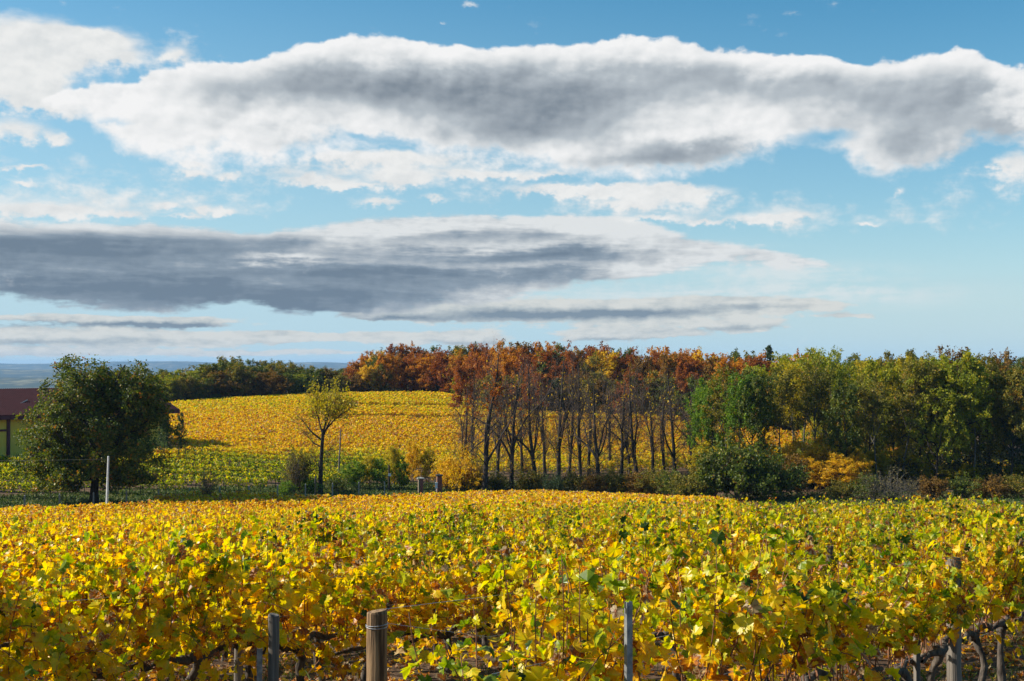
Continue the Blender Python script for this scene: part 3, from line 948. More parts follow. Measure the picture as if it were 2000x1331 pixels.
# ------------------------------------------------------------------ the winery building on the left
def build_building():
    wall_m = plain_mat('yellow_render', (0.76, 0.50, 0.07), (0.86, 0.59, 0.095), 1.2, 0.85, (6, 6, 0.5), 6.0, 0.15)
    roof_m = plain_mat('maroon_tiles', (0.026, 0.007, 0.010), (0.048, 0.013, 0.017), 2.2, 0.9, (0.4, 3.0, 1.0), 5.0, 0.5, spec=0.1)
    trim_m = plain_mat('maroon_trim', (0.09, 0.02, 0.03), (0.12, 0.03, 0.04), 3.0, 0.55)
    plin_m = plain_mat('plinth_concrete', (0.22, 0.2, 0.17), (0.36, 0.33, 0.29), 2.5, 0.9)
    A = (-67.5, 150.0)
    rz = math.atan2(0.776, 0.631)
    t = thing('farm_building', 'long yellow building with maroon roof and dark red pilasters behind the big oak', 'building', (A[0], A[1], -13.0), rz)
    x0, x1, D, hw = -26.0, 25.6, 16.0, 6.35
    b = MB(); b.box((x0, 0, -0.6), (x1, D, hw)); b.add([(x1, 0, hw), (x1, D, hw), (x1, D / 2, hw + 2.9), (x0, 0, hw), (x0, D, hw), (x0, D / 2, hw + 2.9)], [(0, 1, 2), (3, 5, 4)])
    b.build('wall', wall_m, t)
    b = MB()
    e, rh, th = 1.1, 3.25, 0.22
    sl = (rh) / (D / 2 + e)
    prof = [(-e, hw - 0.05), (D / 2, hw + rh), (D + e, hw - 0.05), (D + e, hw - 0.05 + th), (D / 2, hw + rh + th), (-e, hw - 0.05 + th)]
    a0, a1 = x0 - 1, x1 + 1.3
    vs = [(a0, y, z) for y, z in prof] + [(a1, y, z) for y, z in prof]
    fs = [(0, 1, 7, 6), (1, 2, 8, 7), (2, 3, 9, 8), (3, 4, 10, 9), (4, 5, 11, 10), (5, 0, 6, 11), (0, 5, 4, 1), (1, 4, 3, 2), (6, 7, 10, 11), (7, 8, 9, 10)]
    b.add(vs, fs)
    for k in range(170):      # tile ribs
        xx = a0 + 0.15 + k * 0.31
        if xx > a1 - 0.1: break
        b.add([(xx, -e - 0.03, hw - 0.05 + th), (xx + 0.1, -e - 0.03, hw - 0.05 + th), (xx + 0.05, -e - 0.03, hw + th + 0.02),
               (xx, D / 2, hw + rh + th), (xx + 0.1, D / 2, hw + rh + th), (xx + 0.05, D / 2, hw + rh + th + 0.06)], [(0, 1, 2), (0, 2, 5, 3), (1, 4, 5, 2), (3, 5, 4)])
    ro = b.build('roof', roof_m, t)
    b = MB(); b.box((a0, -e - 0.12, hw - 0.42), (a1, -e - 0.004, hw + 0.12)); b.build('fascia', trim_m, ro)
    b = MB(); b.box((a1 - 0.10, -e, hw - 0.3), (a1 - 0.003, -e + 0.2, hw - 0.06)); b.build('fascia', trim_m, ro)
    b = MB(); b.tube([(1.4, 2.0, hw + 0.95), (4.6, 2.1, hw + 0.98)], 0.09, 6); b.tube([(2.6, 2.0, hw + 0.95), (5.6, 3.4, hw + 1.95)], 0.08, 6)
    b.box((0.9, 1.7, hw + 0.9), (2.2, 2.5, hw + 1.06)); b.build('roof_bracket', M_METAL, ro)
    for xx in (-20, -11.6, -5.2, 1.2, 7.6, 14.0, 20.2):
        b = MB(); b.box((xx - 0.22, -0.16, -0.5), (xx + 0.22, -0.003, hw - 0.02)); b.build('pilaster', trim_m, t)
    b = MB(); b.box((x1 - 0.02, -0.1, -0.5), (x1 + 0.12, 0.12, hw - 0.05)); b.build('pilaster', trim_m, t)
    for xa, xb in ((-19.7, -11.9), (-11.3, -5.5), (-4.9, 0.9)):
        b = MB(); b.box((xa, -0.12, hw - 2.0), (xb, -0.004, hw - 1.72)); b.build('rail', trim_m, t)
    b = MB(); b.box((8.0, -0.30, -0.7), (x1 + 0.2, -0.17, 0.50)); b.build('plinth', plin_m, t)
    b = MB(); b.box((8.0, -0.36, 0.502), (x1 + 0.25, -0.17, 0.80)); b.build('base_band', trim_m, t)


build_building()


# ------------------------------------------------------------------ the great oak beside it
def build_oak():
    limbs = [(3.7, 178, 32, 8.2, .24), (4.3, 140, 30, 6.6, .2), (4.1, 215, 34, 6.8, .2), (4.6, 12, 34, 8.8, .26), (4.4, -35, 32, 7.4, .2), (4.8, 42, 36, 7.6, .2),
             (5.8, 168, 58, 8.6, .22), (6.2, 16, 60, 9.6, .25), (6.6, 90, 50, 6.6, .18), (6.4, -92, 50, 6.6, .18), (3.0, 196, 6, 6.6, .15), (2.8, 158, 4, 5.6, .13),
             (3.2, -70, 12, 5.6, .14), (3.1, -4, 10, 7.0, .14), (3.3, 80, 12, 6.0, .14), (8.2, 185, 60, 6.4, .17), (8.8, 60, 62, 5.2, .15), (8.6, -60, 62, 5.2, .15), (2.9, -120, 6, 5.6, .13),
             (5.2, 0, 24, 8.2, .18), (7.4, 195, 40, 6.8, .16), (7.6, 5, 45, 7.0, .16), (7.2, -5, 60, 8.8, .2), (7.6, 22, 68, 8.4, .18), (7.0, 30, 50, 8.2, .17),
             (7.2, 182, 62, 7.6, .18), (7.8, 165, 72, 6.8, .16), (6.8, 205, 52, 7.6, .16), (5.0, 185, 20, 8.0, .17), (5.4, -15, 22, 8.0, .17), (3.3, -90, -12, 4.6, .1), (3.3, -135, -10, 5.2, .1), (3.3, -45, -10, 5.2, .1), (3.0, 188, -10, 6.6, .12), (3.2, 0, -8, 5.6, .11)]
    sk, rg = skeleton(31, 12.4, 0.48, [
        dict(K=7, wob=0.15, up=0.05),
        dict(n=9, t=(0.22, 1.0), ang=50, len=0.38, r=0.018, K=4, wob=0.17, up=0.04),
        dict(n=7, t=(0.2, 1.0), ang=46, len=0.46, r=0.014, K=3, wob=0.2, up=0.04),
        dict(n=3, t=(0.3, 1.0), ang=46, len=0.5, r=0.012, K=2, wob=0.2, up=0.03, rmin=0.01)], limbs=limbs, top=0.2, lean=0.02, wob=0.06)
    lobes = [((-1.6, 0.0, 9.6), (4.3, 5.0, 7.2)), ((4.3, 0.3, 9.0), (3.8, 4.6, 6.2)), ((-5.2, -0.5, 6.8), (3.6, 4.6, 4.2)), ((6.0, 0, 6.2), (3.6, 4.4, 3.8)), ((-2.5, -4.5, 6.5), (4.0, 3.6, 4.4)),
             ((2.5, -4.6, 5.6), (4.0, 3.6, 4.0)), ((1.0, 4.6, 7.5), (4.6, 4.0, 5.0)), ((-3.8, 0, 3.6), (4.8, 4.6, 2.7)), ((0.3, -3.0, 3.6), (4.6, 3.4, 2.3)), ((3.0, 0.5, 4.6), (4.6, 4.4, 2.6))]
    inside_f = lambda q: np.min([sum(((q[:, j] - c[j]) / r[j]) ** 2 for j in range(3)) for c, r in lobes], 0)
    for li in range(2, 5):                # no twig outside the leafy outline
        P, R, D, L = sk[li]
        m = inside_f(P[:, -1]) < 1.06
        sk[li] = (P[m], R[m], D[m], L[m])
    p, k = crown_points(sk, 4, 64000, 0.20, rg, 0.2)
    inside = inside_f(p)
    keep = (inside < 1.08 + rg.normal(0, 0.08, len(p))) & (p[:, 2] > 1.4) & ~((p[:, 2] < 3.2) & (np.abs(p[:, 0]) < 1.6))
    p, k = p[keep], k[keep]
    x, d = X(186, 125), 125.0
    t = thing('oak_tree', 'large dark green oak with two-humped crown in front of the yellow building', 'tree', (x, d, gz(x, d) - 0.1), 0.0, None, (1.02, 1.0, 1.03))
    link('trunk', wood_mesh('trunk', sk, M_BARK, 4), t)
    link('crown', crown_mesh('crown', p, k, 0.27, M_GREEN, rg, tone=0.53, spread=0.15, clump=0.17, out_c=(0, 0, 8)), t)


build_oak()


def build_yellow_tree():
    limbs = [(6.8, 176, 30, 4.2, .16), (7.2, 40, 66, 4.8, .15), (7.6, 4, 36, 5.0, .14), (7.5, 150, 60, 4.6, .12), (5.9, 176, 20, 3.2, .10), (7.9, -70, 62, 4.2, .12), (7.8, 200, 66, 4.4, .11), (7.7, -20, 70, 4.8, .12),
             (3.2, 160, 38, 2.6, .04), (3.6, 20, 42, 2.4, .04), (5.0, 10, 35, 2.6, .05), (2.6, -100, 40, 2.2, .04)]
    sk, rg = skeleton(52, 8.2, 0.36, [
        dict(K=6, wob=0.13, up=0.05),
        dict(n=12, t=(0.25, 1.0), ang=42, len=0.5, r=0.013, K=4, wob=0.12, up=0.08, rmin=0.018),
        dict(n=6, t=(0.15, 1.0), ang=38, len=0.5, r=0.012, K=3, wob=0.14, up=0.06, rmin=0.012),
        dict(n=4, t=(0.15, 1.0), ang=36, len=0.5, r=0.01, K=2, wob=0.14, up=0.05, rmin=0.009)], limbs=limbs, top=0.6, lean=0.004, wob=0.018)
    p, k = crown_points(sk, 4, 5200, 0.12, rg, 0.1)
    z = p[:, 2]
    keep = rg.uniform(0, 1, len(p)) < np.clip((z - 8.3) / 2.6, 0.015, 1) * np.where(p[:, 0] < -1.6, 0.35, 1.0)
    p, k = p[keep], k[keep]
    d = 140.0; x = X(627, d)
    t = thing('half_bare_tree', 'tall dark-trunked tree with yellow leaves only at its top in mid vineyard', 'tree', (x, d, gz(x, d) - 0.2), 0.0, None, (0.86, 0.86, 0.99))
    link('trunk', wood_mesh('trunk', sk, M_BARK, 4, (9, 6, 4, 3, 3)), t)
    link('crown', crown_mesh('crown', p, k, 0.27, M_YGREEN, rg, tone=0.55), t)


build_yellow_tree()

# ------------------------------------------------------------------ row of bare pollards in the middle

def bare(px, d, top, i, label, w=1.0, rust=False, leaves=None):
    x = X(px, d); g = gz(x, d)
    h = ((HZ - top) / F * d - g) / PH['bare', i]
    t = plant('bare', i, 'bare_tree', label, 'tree', x, d, h, w, leaves or M_YELLOW, 'bare trees in a line at the vineyard edge', rot=random.uniform(0, 6.28), dz=-0.3, lean=random.gauss(0, 0.035))
    if px == 945:
        link('rusty_leaves', PROTO['rusty', i % 3], t) if i < 3 else None
    return t


for a in [(945, 146, 697, 0, 'bare tree with the thickest black trunk, right of the brick gate pillars', 1.15),
          (898, 151, 742, 1, 'slim bare tree rising out of the yellow bush beside the gate pillars', 0.8),
          (998, 149, 690, 2, 'tall bare tree right of the thickest-trunked one', 1.0),
          (1047, 150, 700, 1, 'bare forked tree left of the small dark green bush', 1.0),
          (1090, 156, 690, 4, 'tall bare tree directly behind the small dark green bush', 1.05),
          (1132, 159, 718, 0, 'bare tree next right of the one behind the dark green bush', 0.9),
          (1170, 151, 728, 1, 'leaning bare tree in the middle of the bare row', 1.0),
          (1212, 160, 730, 2, 'bare tree with thin twin trunks right of the middle of the bare row', 0.85),
          (1246, 158, 722, 3, 'bare tree with straight black trunk, fourth from right in the bare row', 0.95),
          (1274, 163, 738, 4, 'thin bare tree, third from right in the bare row', 0.8),
          (1317, 157, 724, 0, 'bare tree second from right in the bare row', 0.95),
          (1344, 163, 742, 2, 'small bare tree at the right end of the bare row beside green trees', 0.7),
          (922, 164, 730, 0, 'thin bare tree just behind and left of the thickest trunk', 0.75),
          (1020, 166, 728, 1, 'thin bare tree in the second line between two tall bare ones', 0.75),
          (1190, 172, 746, 4, 'small bare tree set back near the middle of the bare row', 0.75),
          (970, 158, 712, 2, 'bare tree between the thickest trunk and the tall one to its right', 0.85), (1064, 164, 716, 4, 'slim bare tree close right of the forked bare one', 0.8),
          (1110, 166, 722, 3, 'slim bare tree set back right of the dark green bush', 0.8), (1150, 168, 734, 0, 'slim bare tree set back left of the leaning bare one', 0.8),
          (1230, 170, 740, 1, 'slim bare tree set back between thin twin trunks and straight black trunk', 0.8), (1296, 168, 740, 3, 'slim bare tree set back near the right end of the bare row', 0.8),
          (1366, 160, 748, 1, 'bare tree half merged with the first green trees', 0.8), (1392, 166, 744, 4, 'bare tree inside the left edge of the green wood', 0.8)]:
    bare(*a)


# ------------------------------------------------------------------ woods
KIND = {'rust': (M_RUST, 'rust-red broadleaf tree'), 'orange': (M_ORANGE, 'orange broadleaf tree'), 'brown': (M_BROWN, 'brown-leaved tree'), 'green': (M_GREEN, 'dark green broadleaf tree'),
        'piney': (M_PINEY, 'blue-green tree'), 'olive': (M_OLIVE, 'olive green tree'), 'lime': (M_LIME, 'light yellow-green tree'), 'yellow': (M_YELLOW, 'golden yellow tree'),
        'bright': (M_BRIGHT, 'fresh green tree'), 'ygreen': (M_YGREEN, 'yellow-green tree')}


def wood_tree(proto, i, kind, px, d, top, place, group, w=1.0, name='forest_tree'):
    x = X(px, d); g = gz(x, d)
    h = max(((HZ - top) / F * d - g), 2.5) / PH[proto, i]
    m, ph = KIND[kind]
    t = plant(proto, i, name, None, 'tree', x, d, h, w * (0.35 + 0.65 * h), m, group)
    PENDING.append((t, ph, place, px))
    return t


rw = random.Random(5)
# hilltop wood: rust, orange and brown oaks
HT = ([690, 720, 760, 800, 850, 900, 950, 1000, 1060, 1120, 1200, 1300, 1400, 1480, 1560, 1640], [704, 684, 677, 676, 677, 678, 676, 668, 672, 673, 679, 682, 688, 691, 693, 700])
edge_x = [-95, -80.4, -70.6, -54, -19.5, 0, 16.5, 36, 67, 90]
edge_y = [268, 275, 285, 300, 310, 256, 246, 236, 214, 205]


def edge(x):
    return float(np.interp(x, edge_x, edge_y))


def edge_d(px):
    d = 270.0
    for _ in range(25):
        d = 0.5 * d + 0.5 * edge(X(px, d))
    return d


pal_front = ['rust', 'orange', 'rust', 'orange', 'brown', 'yellow', 'rust', 'olive', 'orange', 'rust', 'brown', 'green', 'orange', 'rust', 'brown', 'orange']
n = 0
for row, (off, drop, place) in enumerate([(5, 26, 'at the front of the hilltop wood'), (14, 9, 'mid-depth in the hilltop wood'), (26, 0, 'on the hilltop skyline')]):
    px = 694 + row * 9
    while px < 1600:
        d = edge_d(px) + off + rw.uniform(-2, 2)
        if px > 880 and row == 0:      # on the right the front is lower growth
            top = 738 + rw.uniform(-14, 14)
            kd = rw.choice(['olive', 'lime', 'green', 'brown', 'olive', 'brown', 'rust', 'piney'])
            wd = 0.9
        else:
            top = float(np.interp(px, *HT)) + drop + rw.uniform(-5, 7)
            kd = rw.choice(pal_front)
            wd = rw.uniform(0.85, 1.1)
            if row == 0:
                kd = ['rust', 'yellow', 'olive', 'orange', 'rust', 'orange', 'piney', 'rust', 'brown'][min(int((px - 690) / 24), 8)]
                top = float(np.interp(px, *HT)) + (30 if kd in ('yellow', 'olive') else 14 if kd != 'piney' else 44)
        wood_tree('broad', n % 5, kd, px, d, top, place, 'trees of the hilltop wood', wd * (0.85 if row else 1))
        n += 1
        px += rw.uniform(21, 31) * (1.0 if row else 0.95)
# rust trees standing nearer, between bare row and wood
for px, d, top, kd in [(908, 256, 704, 'rust'), (1046, 252, 716, 'rust')]:
    wood_tree('broad', n % 5, kd, px, d, top, 'behind the bare row at the field edge', 'trees of the hilltop wood', 0.8); n += 1

# left wood: greens and olives
LT = ([285, 320, 360, 400, 430, 465, 500, 540, 580, 620, 660, 700], [738, 722, 717, 713, 706, 697, 705, 707, 711, 712, 716, 712])
for row, (off, drop, place) in enumerate([(5, 16, 'at the front of the left wood'), (15, 4, 'mid-depth in the left wood'), (28, 0, 'at the back of the left wood')]):
    px = 282 + row * 8
    while px < 700:
        d = edge_d(px) + off + rw.uniform(-2, 2)
        top = float(np.interp(px, *LT)) + drop + rw.uniform(-4, 6)
        kd = rw.choice(['green', 'olive', 'lime', 'olive', 'brown', 'olive', 'green', 'green'] if px < 640 else ['brown', 'rust', 'green', 'olive'])
        wood_tree('broad', n % 5, kd, px, d, top, place, 'trees of the wood left of the hilltop', rw.uniform(0.95, 1.2)); n += 1
        px += rw.uniform(22, 34)

# right wood, close to the vines
G = 'trees of the near wood on the right'
for proto, i, kd, px, d, top, w in [
        ('tall', 1, 'bright', 1392, 151, 738, 0.62), ('slender', 2, 'bright', 1372, 154, 756, 0.8), ('slender', 0, 'olive', 1424, 149, 714, 0.95), ('slender', 2, 'bright', 1444, 147, 724, 0.9), ('tall', 2, 'green', 1464, 147, 722, 0.6), ('slender', 1, 'lime', 1492, 153, 712, 0.9),
        ('slender', 2, 'olive', 1520, 150, 716, 0.9), ('slender', 3, 'ygreen', 1545, 154, 706, 0.9), ('slender', 3, 'lime', 1572, 158, 692, 1.0), ('slender', 0, 'olive', 1598, 150, 698, 0.9),
        ('tall', 3, 'lime', 1628, 160, 682, 0.75), ('tall', 4, 'green', 1652, 145, 742, 0.62), ('tall', 1, 'lime', 1694, 154, 706, 0.8), ('slender', 0, 'olive', 1712, 146, 730, 1.0),
        ('tall', 3, 'ygreen', 1738, 160, 699, 0.8), ('slender', 1, 'olive', 1760, 150, 703, 1.0), ('tall', 2, 'olive', 1792, 152, 704, 0.8), ('tall', 3, 'lime', 1826, 147, 700, 0.85),
        ('tall', 4, 'lime', 1862, 149, 690, 0.85), ('slender', 3, 'lime', 1898, 148, 700, 1.1), ('tall', 1, 'olive', 1932, 152, 700, 0.85), ('tall', 2, 'olive', 1972, 146, 722, 0.85),
        ('tall', 3, 'piney', 2016, 148, 716, 0.9), ('tall', 4, 'green', 2062, 145, 712, 0.9)]:
    wood_tree(proto, i, kd, px, d, top, 'at the front of the right wood', G, w)
for proto, i, kd, px, d, top, w in [
        ('slender', 2, 'brown', 1952, 165, 684, 0.9), ('slender', 3, 'brown', 1872, 168, 676, 0.9), ('slender', 0, 'olive', 1840, 172, 690, 1.0), ('tall', 1, 'olive', 1762, 176, 686, 0.8),
        ('slender', 1, 'lime', 1562, 170, 690, 0.9), ('slender', 2, 'lime', 1622, 175, 680, 0.9), ('tall', 0, 'olive', 1690, 178, 694, 0.8), 
        ('tall', 2, 'olive', 1912, 178, 696, 0.9), ('tall', 4, 'lime', 1805, 180, 694, 0.9), ('tall', 3, 'piney', 1990, 176, 712, 0.9), 
        ('tall', 0, 'green', 2050, 172, 704, 0.9), ('slender', 1, 'ygreen', 1655, 168, 700, 0.9), ('slender', 3, 'yellow', 1588, 164, 760, 0.8), ('slender', 2, 'yellow', 1668, 162, 770, 0.8),
        ('slender', 0, 'ygreen', 1608, 162, 730, 0.8), ('slender', 1, 'ygreen', 1715, 166, 720, 0.9)]:
    wood_tree(proto, i, kd, px, d, top, 'mid-depth in the right wood', G, w)
for k in range(20):
    px = 1610 + k * 24 + rw.uniform(-6, 6)
    wood_tree('tall', k % 5, rw.choice(['green', 'olive', 'green', 'rust', 'piney']), px, 205 + rw.uniform(-8, 18), 700 + rw.uniform(-6, 10), 'deep in the right wood', G, 1.0)
# young yellow growth under that wood
for k, (px, d, top) in enumerate([(1575, 147, 880), (1602, 149, 862), (1632, 146, 890), (1655, 150, 868), (1684, 147, 886), (1560, 152, 850), (1720, 150, 880), (1745, 152, 872), (1500, 152, 872), (1475, 155, 852),
                                  (1532, 154, 860), (1622, 155, 845), (1440, 153, 862), (1400, 156, 848), (1372, 153, 858), (1884, 149, 900), (1925, 150, 916), (1834, 150, 905), (1795, 151, 890), (1980, 150, 905)]):
    d, top = (d - 4, top + 4) if px < 1700 else (d, top)
    wood_tree('broad', k % 5, 'yellow' if px < 1700 and k not in (12, 13, 14) else 'ygreen', px, d, top, 'in the right wood undergrowth', 'young trees under the near wood', 0.75, 'young_tree')

# dense undergrowth under the woods: one mass nobody could count
def build_undergrowth():
    rg = np.random.default_rng(88)
    def strip(n, x0, x1, yf, depth, h, size):
        x = rg.uniform(x0, x1, n); y = yf(x) + rg.uniform(0, depth, n)
        hh = h * (0.55 + 0.45 * np.sin(x * 0.9 + np.sin(y * 0.7)) * np.sin(x * 0.23 + y * 0.31)) * rg.uniform(0.0, 1.0, n) ** 0.8
        P = np.stack([x, y, ground(x, y) + hh], 1)
        V, q = cards(P, size * rg.uniform(0.6, 1.3, n), rg, (0, 0, -0.2), (0, 0, 0.4))
        return V, q, np.repeat(np.clip(rg.normal(0.36, 0.2, n) + 0.25 * np.sin(x * 0.35) * np.sin(y * 0.4), 0, 1), 4)
    fe = lambda x: np.interp(x, edge_x, edge_y)
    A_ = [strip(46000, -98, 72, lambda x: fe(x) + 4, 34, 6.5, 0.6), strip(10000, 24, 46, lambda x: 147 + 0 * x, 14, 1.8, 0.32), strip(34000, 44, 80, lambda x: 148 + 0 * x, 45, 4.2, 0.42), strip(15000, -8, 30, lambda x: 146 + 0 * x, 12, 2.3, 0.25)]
    Vs, Qs, Rs, b = [], [], [], 0
    for V, q, r in A_:
        Vs.append(V); Qs.append(q + b); Rs.append(r); b += len(V)
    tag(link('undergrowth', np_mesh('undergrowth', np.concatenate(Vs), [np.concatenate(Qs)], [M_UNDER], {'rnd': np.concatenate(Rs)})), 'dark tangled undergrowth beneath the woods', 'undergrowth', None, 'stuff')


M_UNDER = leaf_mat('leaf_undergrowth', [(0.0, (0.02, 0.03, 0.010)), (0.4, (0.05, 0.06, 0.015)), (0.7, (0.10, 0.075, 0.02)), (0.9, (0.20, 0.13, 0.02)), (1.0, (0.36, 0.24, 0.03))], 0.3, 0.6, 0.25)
build_undergrowth()

# one spruce tip and the saplings by the building
def spruce(px, d, top, label):
    sk, rg = skeleton(77, 15.0, 0.2, [dict(n=70, t=(0.12, 0.99), ang=84, len=0.20, shape=lambda t: 1.15 - 1.05 * t, r=0.012, K=4, wob=0.05, up=-0.03),
                                      dict(n=8, t=(0.15, 1.0), ang=50, len=0.32, r=0.01, K=2, wob=0.1, up=-0.02)], lean=0.0, top=0.08)
    p, k = crown_points(sk, 2, 6000, 0.12, rg, 0.05)
    x = X(px, d); g = gz(x, d); h = ((HZ - top) / F * d - g) / 15.0
    t = thing('spruce_tree', label, 'tree', (x, d, g), 0, None, (h, h, h))
    link('trunk', wood_mesh('trunk', sk, M_BARK, 1), t)
    link('crown', crown_mesh('crown', p, k, 0.30, M_PINEY, rg), t)


spruce(1505, 262, 673, 'dark pointed spruce poking above the rust-red skyline')
for j, (px, d, top, i, w, lab) in enumerate([(357, 158, 806, 0, 0.62, 'slim dark sapling with support stakes in front of the golden hill'),
                                             (322, 158, 818, 1, 0.95, 'bushy dark sapling against the end of the yellow building'), (286, 156, 836, 0, 0.9, 'low dark sapling between oak crown and yellow wall')]):
    x = X(px, d); g = gz(x, d)
    plant('sapling', i, 'sapling', lab, 'tree', x, d, ((HZ - top) / F * d - g) / 5.5, w, M_PINEY, 'saplings by the yellow building')
for sx in (350, 363):
    x = X(sx, 157.6); b = MB(); b.tube([(0, 0, -0.1), (0.02, 0, 2.3)], 0.06, 6)
    tag(b.build('stake', M_POSTG, None, (x, 157.6, gz(x, 157.6))), 'wooden stake on the %s of the slim sapling' % ('left' if sx < 355 else 'right'), 'stake', 'stakes at the sapling')

# ------------------------------------------------------------------ shrubs
def shrub(px, d, h, w, mat, label, i=0, kind='shrub', wood=None, group='shrubs along the far edge of the vineyard'):
    x = X(px, d)
    return plant(kind, i, 'shrub', label, 'shrub', x, d, h / 2.6, w / 3.6, mat, group, wood)


for a in [(1352, 134, 3.6, 5.0, M_OLIVE, 'olive shrub at the left flank of the big dark thicket', 1), (1392, 134, 5.4, 6.4, M_GREEN, 'tall dark shrub in the left of the big dark thicket', 0),
          (1438, 133, 5.9, 7.2, M_GREEN, 'tallest dark green shrub at the centre of the big thicket', 2), (1478, 134, 5.4, 6.2, M_GREEN, 'dark green shrub right of the thicket centre', 3),
          (1516, 132, 4.6, 5.6, M_GREEN, 'dark shrub at the right flank of the big dark thicket', 1), (1556, 137, 4.2, 4.6, M_BROWN, 'brownish shrub under yellow leaves right of the dark thicket', 0),
          (1083, 143, 3.1, 2.6, M_PINEY, 'small dense dark green bush in the bare tree row', 3), (1034, 147, 2.9, 4.0, M_OLIVE, 'olive bush left of the small dark green bush', 0),
          (1120, 149, 2.6, 3.6, M_OLIVE, 'dull olive bush right of the small dark green bush', 1), (1160, 147, 2.3, 3.8, M_BROWN, 'brown bush under the middle bare trees', 2),
          (1202, 146, 2.9, 4.4, M_OLIVE, 'olive bush under the fourth group of bare trees', 3), (1245, 144, 2.7, 4.4, M_BROWN, 'brown-green bush left of the big thicket', 0),
          (1285, 142, 2.9, 4.6, M_OLIVE, 'low olive bush next to the big thicket', 2), (1320, 138, 3.0, 4.6, M_GREEN, 'dark bush touching the left of the big thicket', 3),
          (905, 148, 5.2, 5.0, M_YELLOW, 'tall golden yellow bush right of the brick gate pillars', 1), (872, 150, 3.6, 3.2, M_YELLOW, 'golden bush close behind the taller gate pillar', 2),
          (936, 152, 3.6, 3.0, M_YGREEN, 'yellow-green bush behind the thickest bare trunk', 0), (968, 150, 2.4, 3.4, M_OLIVE, 'low olive bush right of the thickest bare trunk', 3),
          (585, 139, 4.6, 3.4, M_OLIVE, 'tall dark straggly bush left of the yellow-topped tree', 0), (604, 139, 2.0, 2.4, M_BRIGHT, 'low fresh green bush at the foot of the yellow-topped tree', 1),
          (562, 136, 1.7, 2.0, M_BRIGHT, 'low green bush left of the pointed grey post', 2), (660, 142, 2.0, 3.0, M_GREEN, 'dark green bush right of the yellow-topped tree', 3),
          (1640, 133, 2.0, 3.4, M_OLIVE, 'low olive bush at the grass gap right of the thicket', 1), (1690, 131, 2.6, 3.2, M_GREEN, 'low green bush left of the grey twiggy bush', 2),
          (1820, 133, 2.2, 3.8, M_BROWN, 'low brown bush right of the grey twiggy bush', 0), (1880, 134, 2.4, 4.0, M_GREEN, 'low dark green bush in deep shade under the right wood', 3),
          (1935, 133, 2.4, 4.0, M_BROWN, 'low brown bush in shade near the right border', 1), (1985, 134, 2.4, 4.0, M_OLIVE, 'low olive bush at the far right under the wood', 2),
          (330, 164, 1.4, 3.0, M_GREEN, 'low dark hedge bush at the foot of the yellow building', 0), (60, 146, 1.6, 4.0, M_GREEN, 'dark bush before the yellow wall left of the oak', 1), (15, 145, 1.7, 4.4, M_GREEN, 'dark bush before the yellow wall at the left border', 2)]:
    shrub(*a)
for a in [(405, 125, 4.2, 3.2, M_DRY, 'pale straggly dry bush on the fence line', 0, 'thin_shrub'), (1740, 130, 3.6, 5.6, M_DRY, 'grey leafless twiggy bush below the right wood', 1, 'thin_shrub', M_BARKG),
          (1705, 130, 2.8, 4.4, M_DRY, 'smaller grey twiggy bush left of the large grey one', 2, 'thin_shrub', M_BARKG), (1775, 131, 2.7, 4.0, M_DRY, 'grey twiggy bush right of the large grey one', 3, 'thin_shrub', M_BARKG),
          (576, 138, 4.8, 3.2, M_DRY, 'leafless grey bush behind the straggly dark one', 2, 'thin_shrub'), (1070, 148, 3.2, 4.0, M_DRY, 'dry twiggy bush behind the small dark green bush', 1, 'thin_shrub'),
          (1180, 149, 3.0, 4.4, M_DRY, 'dry twiggy bush beneath the middle bare trees', 0, 'thin_shrub'), (1265, 147, 3.0, 4.4, M_DRY, 'dry twiggy bush left of the big dark thicket', 3, 'thin_shrub')]:
    shrub(*a)
# young fruit trees between gate and yellow-topped tree
for k, (px, d, h, kd) in enumerate([(702, 146, 3.0, 'bright'), (722, 148, 3.6, 'ygreen'), (742, 147, 3.2, 'bright'), (772, 149, 4.6, 'ygreen'), (790, 148, 3.4, 'bright'), (808, 152, 5.0, 'yellow'), (838, 153, 4.4, 'ygreen'), (684, 146, 2.6, 'bright')]):
    x = X(px, d)
    t = plant('broad', k % 5, 'young_tree', None, 'tree', x, d, h / 13.0, 0.2, KIND[kd][0], 'young trees behind the fence by the gate')
    PENDING.append((t, {'bright': 'slender fresh green young tree', 'ygreen': 'slender yellow-green young tree', 'yellow': 'slender golden young tree'}[kd], 'behind the fence near the brick gate', px))


# ------------------------------------------------------------------ fence, gate, poles
def build_fence():
    xs = np.arange(-62.0, -13.4, 2.9)
    y0 = lambda x: float(fence_y(x)) - 2.2
    ox, oy = -40.0, y0(-40.0)
    oz = gz(ox, oy)
    t = thing('wire_fence', 'long wire mesh fence with grey concrete posts between the two vineyards', 'fence', (ox, oy, oz))
    g = lambda x: gz(x, y0(x))
    for x in xs:
        b = MB(); b.box((-0.07, -0.07, -0.2), (0.07, 0.07, 1.75)); b.add([(-0.07, -0.07, 1.752), (0.07, -0.07, 1.752), (0.07, 0.07, 1.752), (-0.07, 0.07, 1.752), (0, 0, 1.83)], [(0, 1, 4), (1, 2, 4), (2, 3, 4), (3, 0, 4)])
        b.build('post', M_CONC, t, (x - ox, y0(x) - oy, g(x) - oz))
    b = MB()
    for h in np.arange(0.1, 1.71, 0.2):
        b.tube([(x - ox, y0(x) - oy - 0.09, g(x) - oz + h) for x in xs], 0.006, 3, caps=False)
    for x in np.arange(xs[0], xs[-1], 0.22):
        b.tube([(x - ox, y0(x) - oy - 0.09, g(x) - oz + 0.05), (x - ox, y0(x) - oy - 0.09, g(x) - oz + 1.7)], 0.004, 3, caps=False)
    b.build('mesh', M_RUSTW, t)


build_fence()


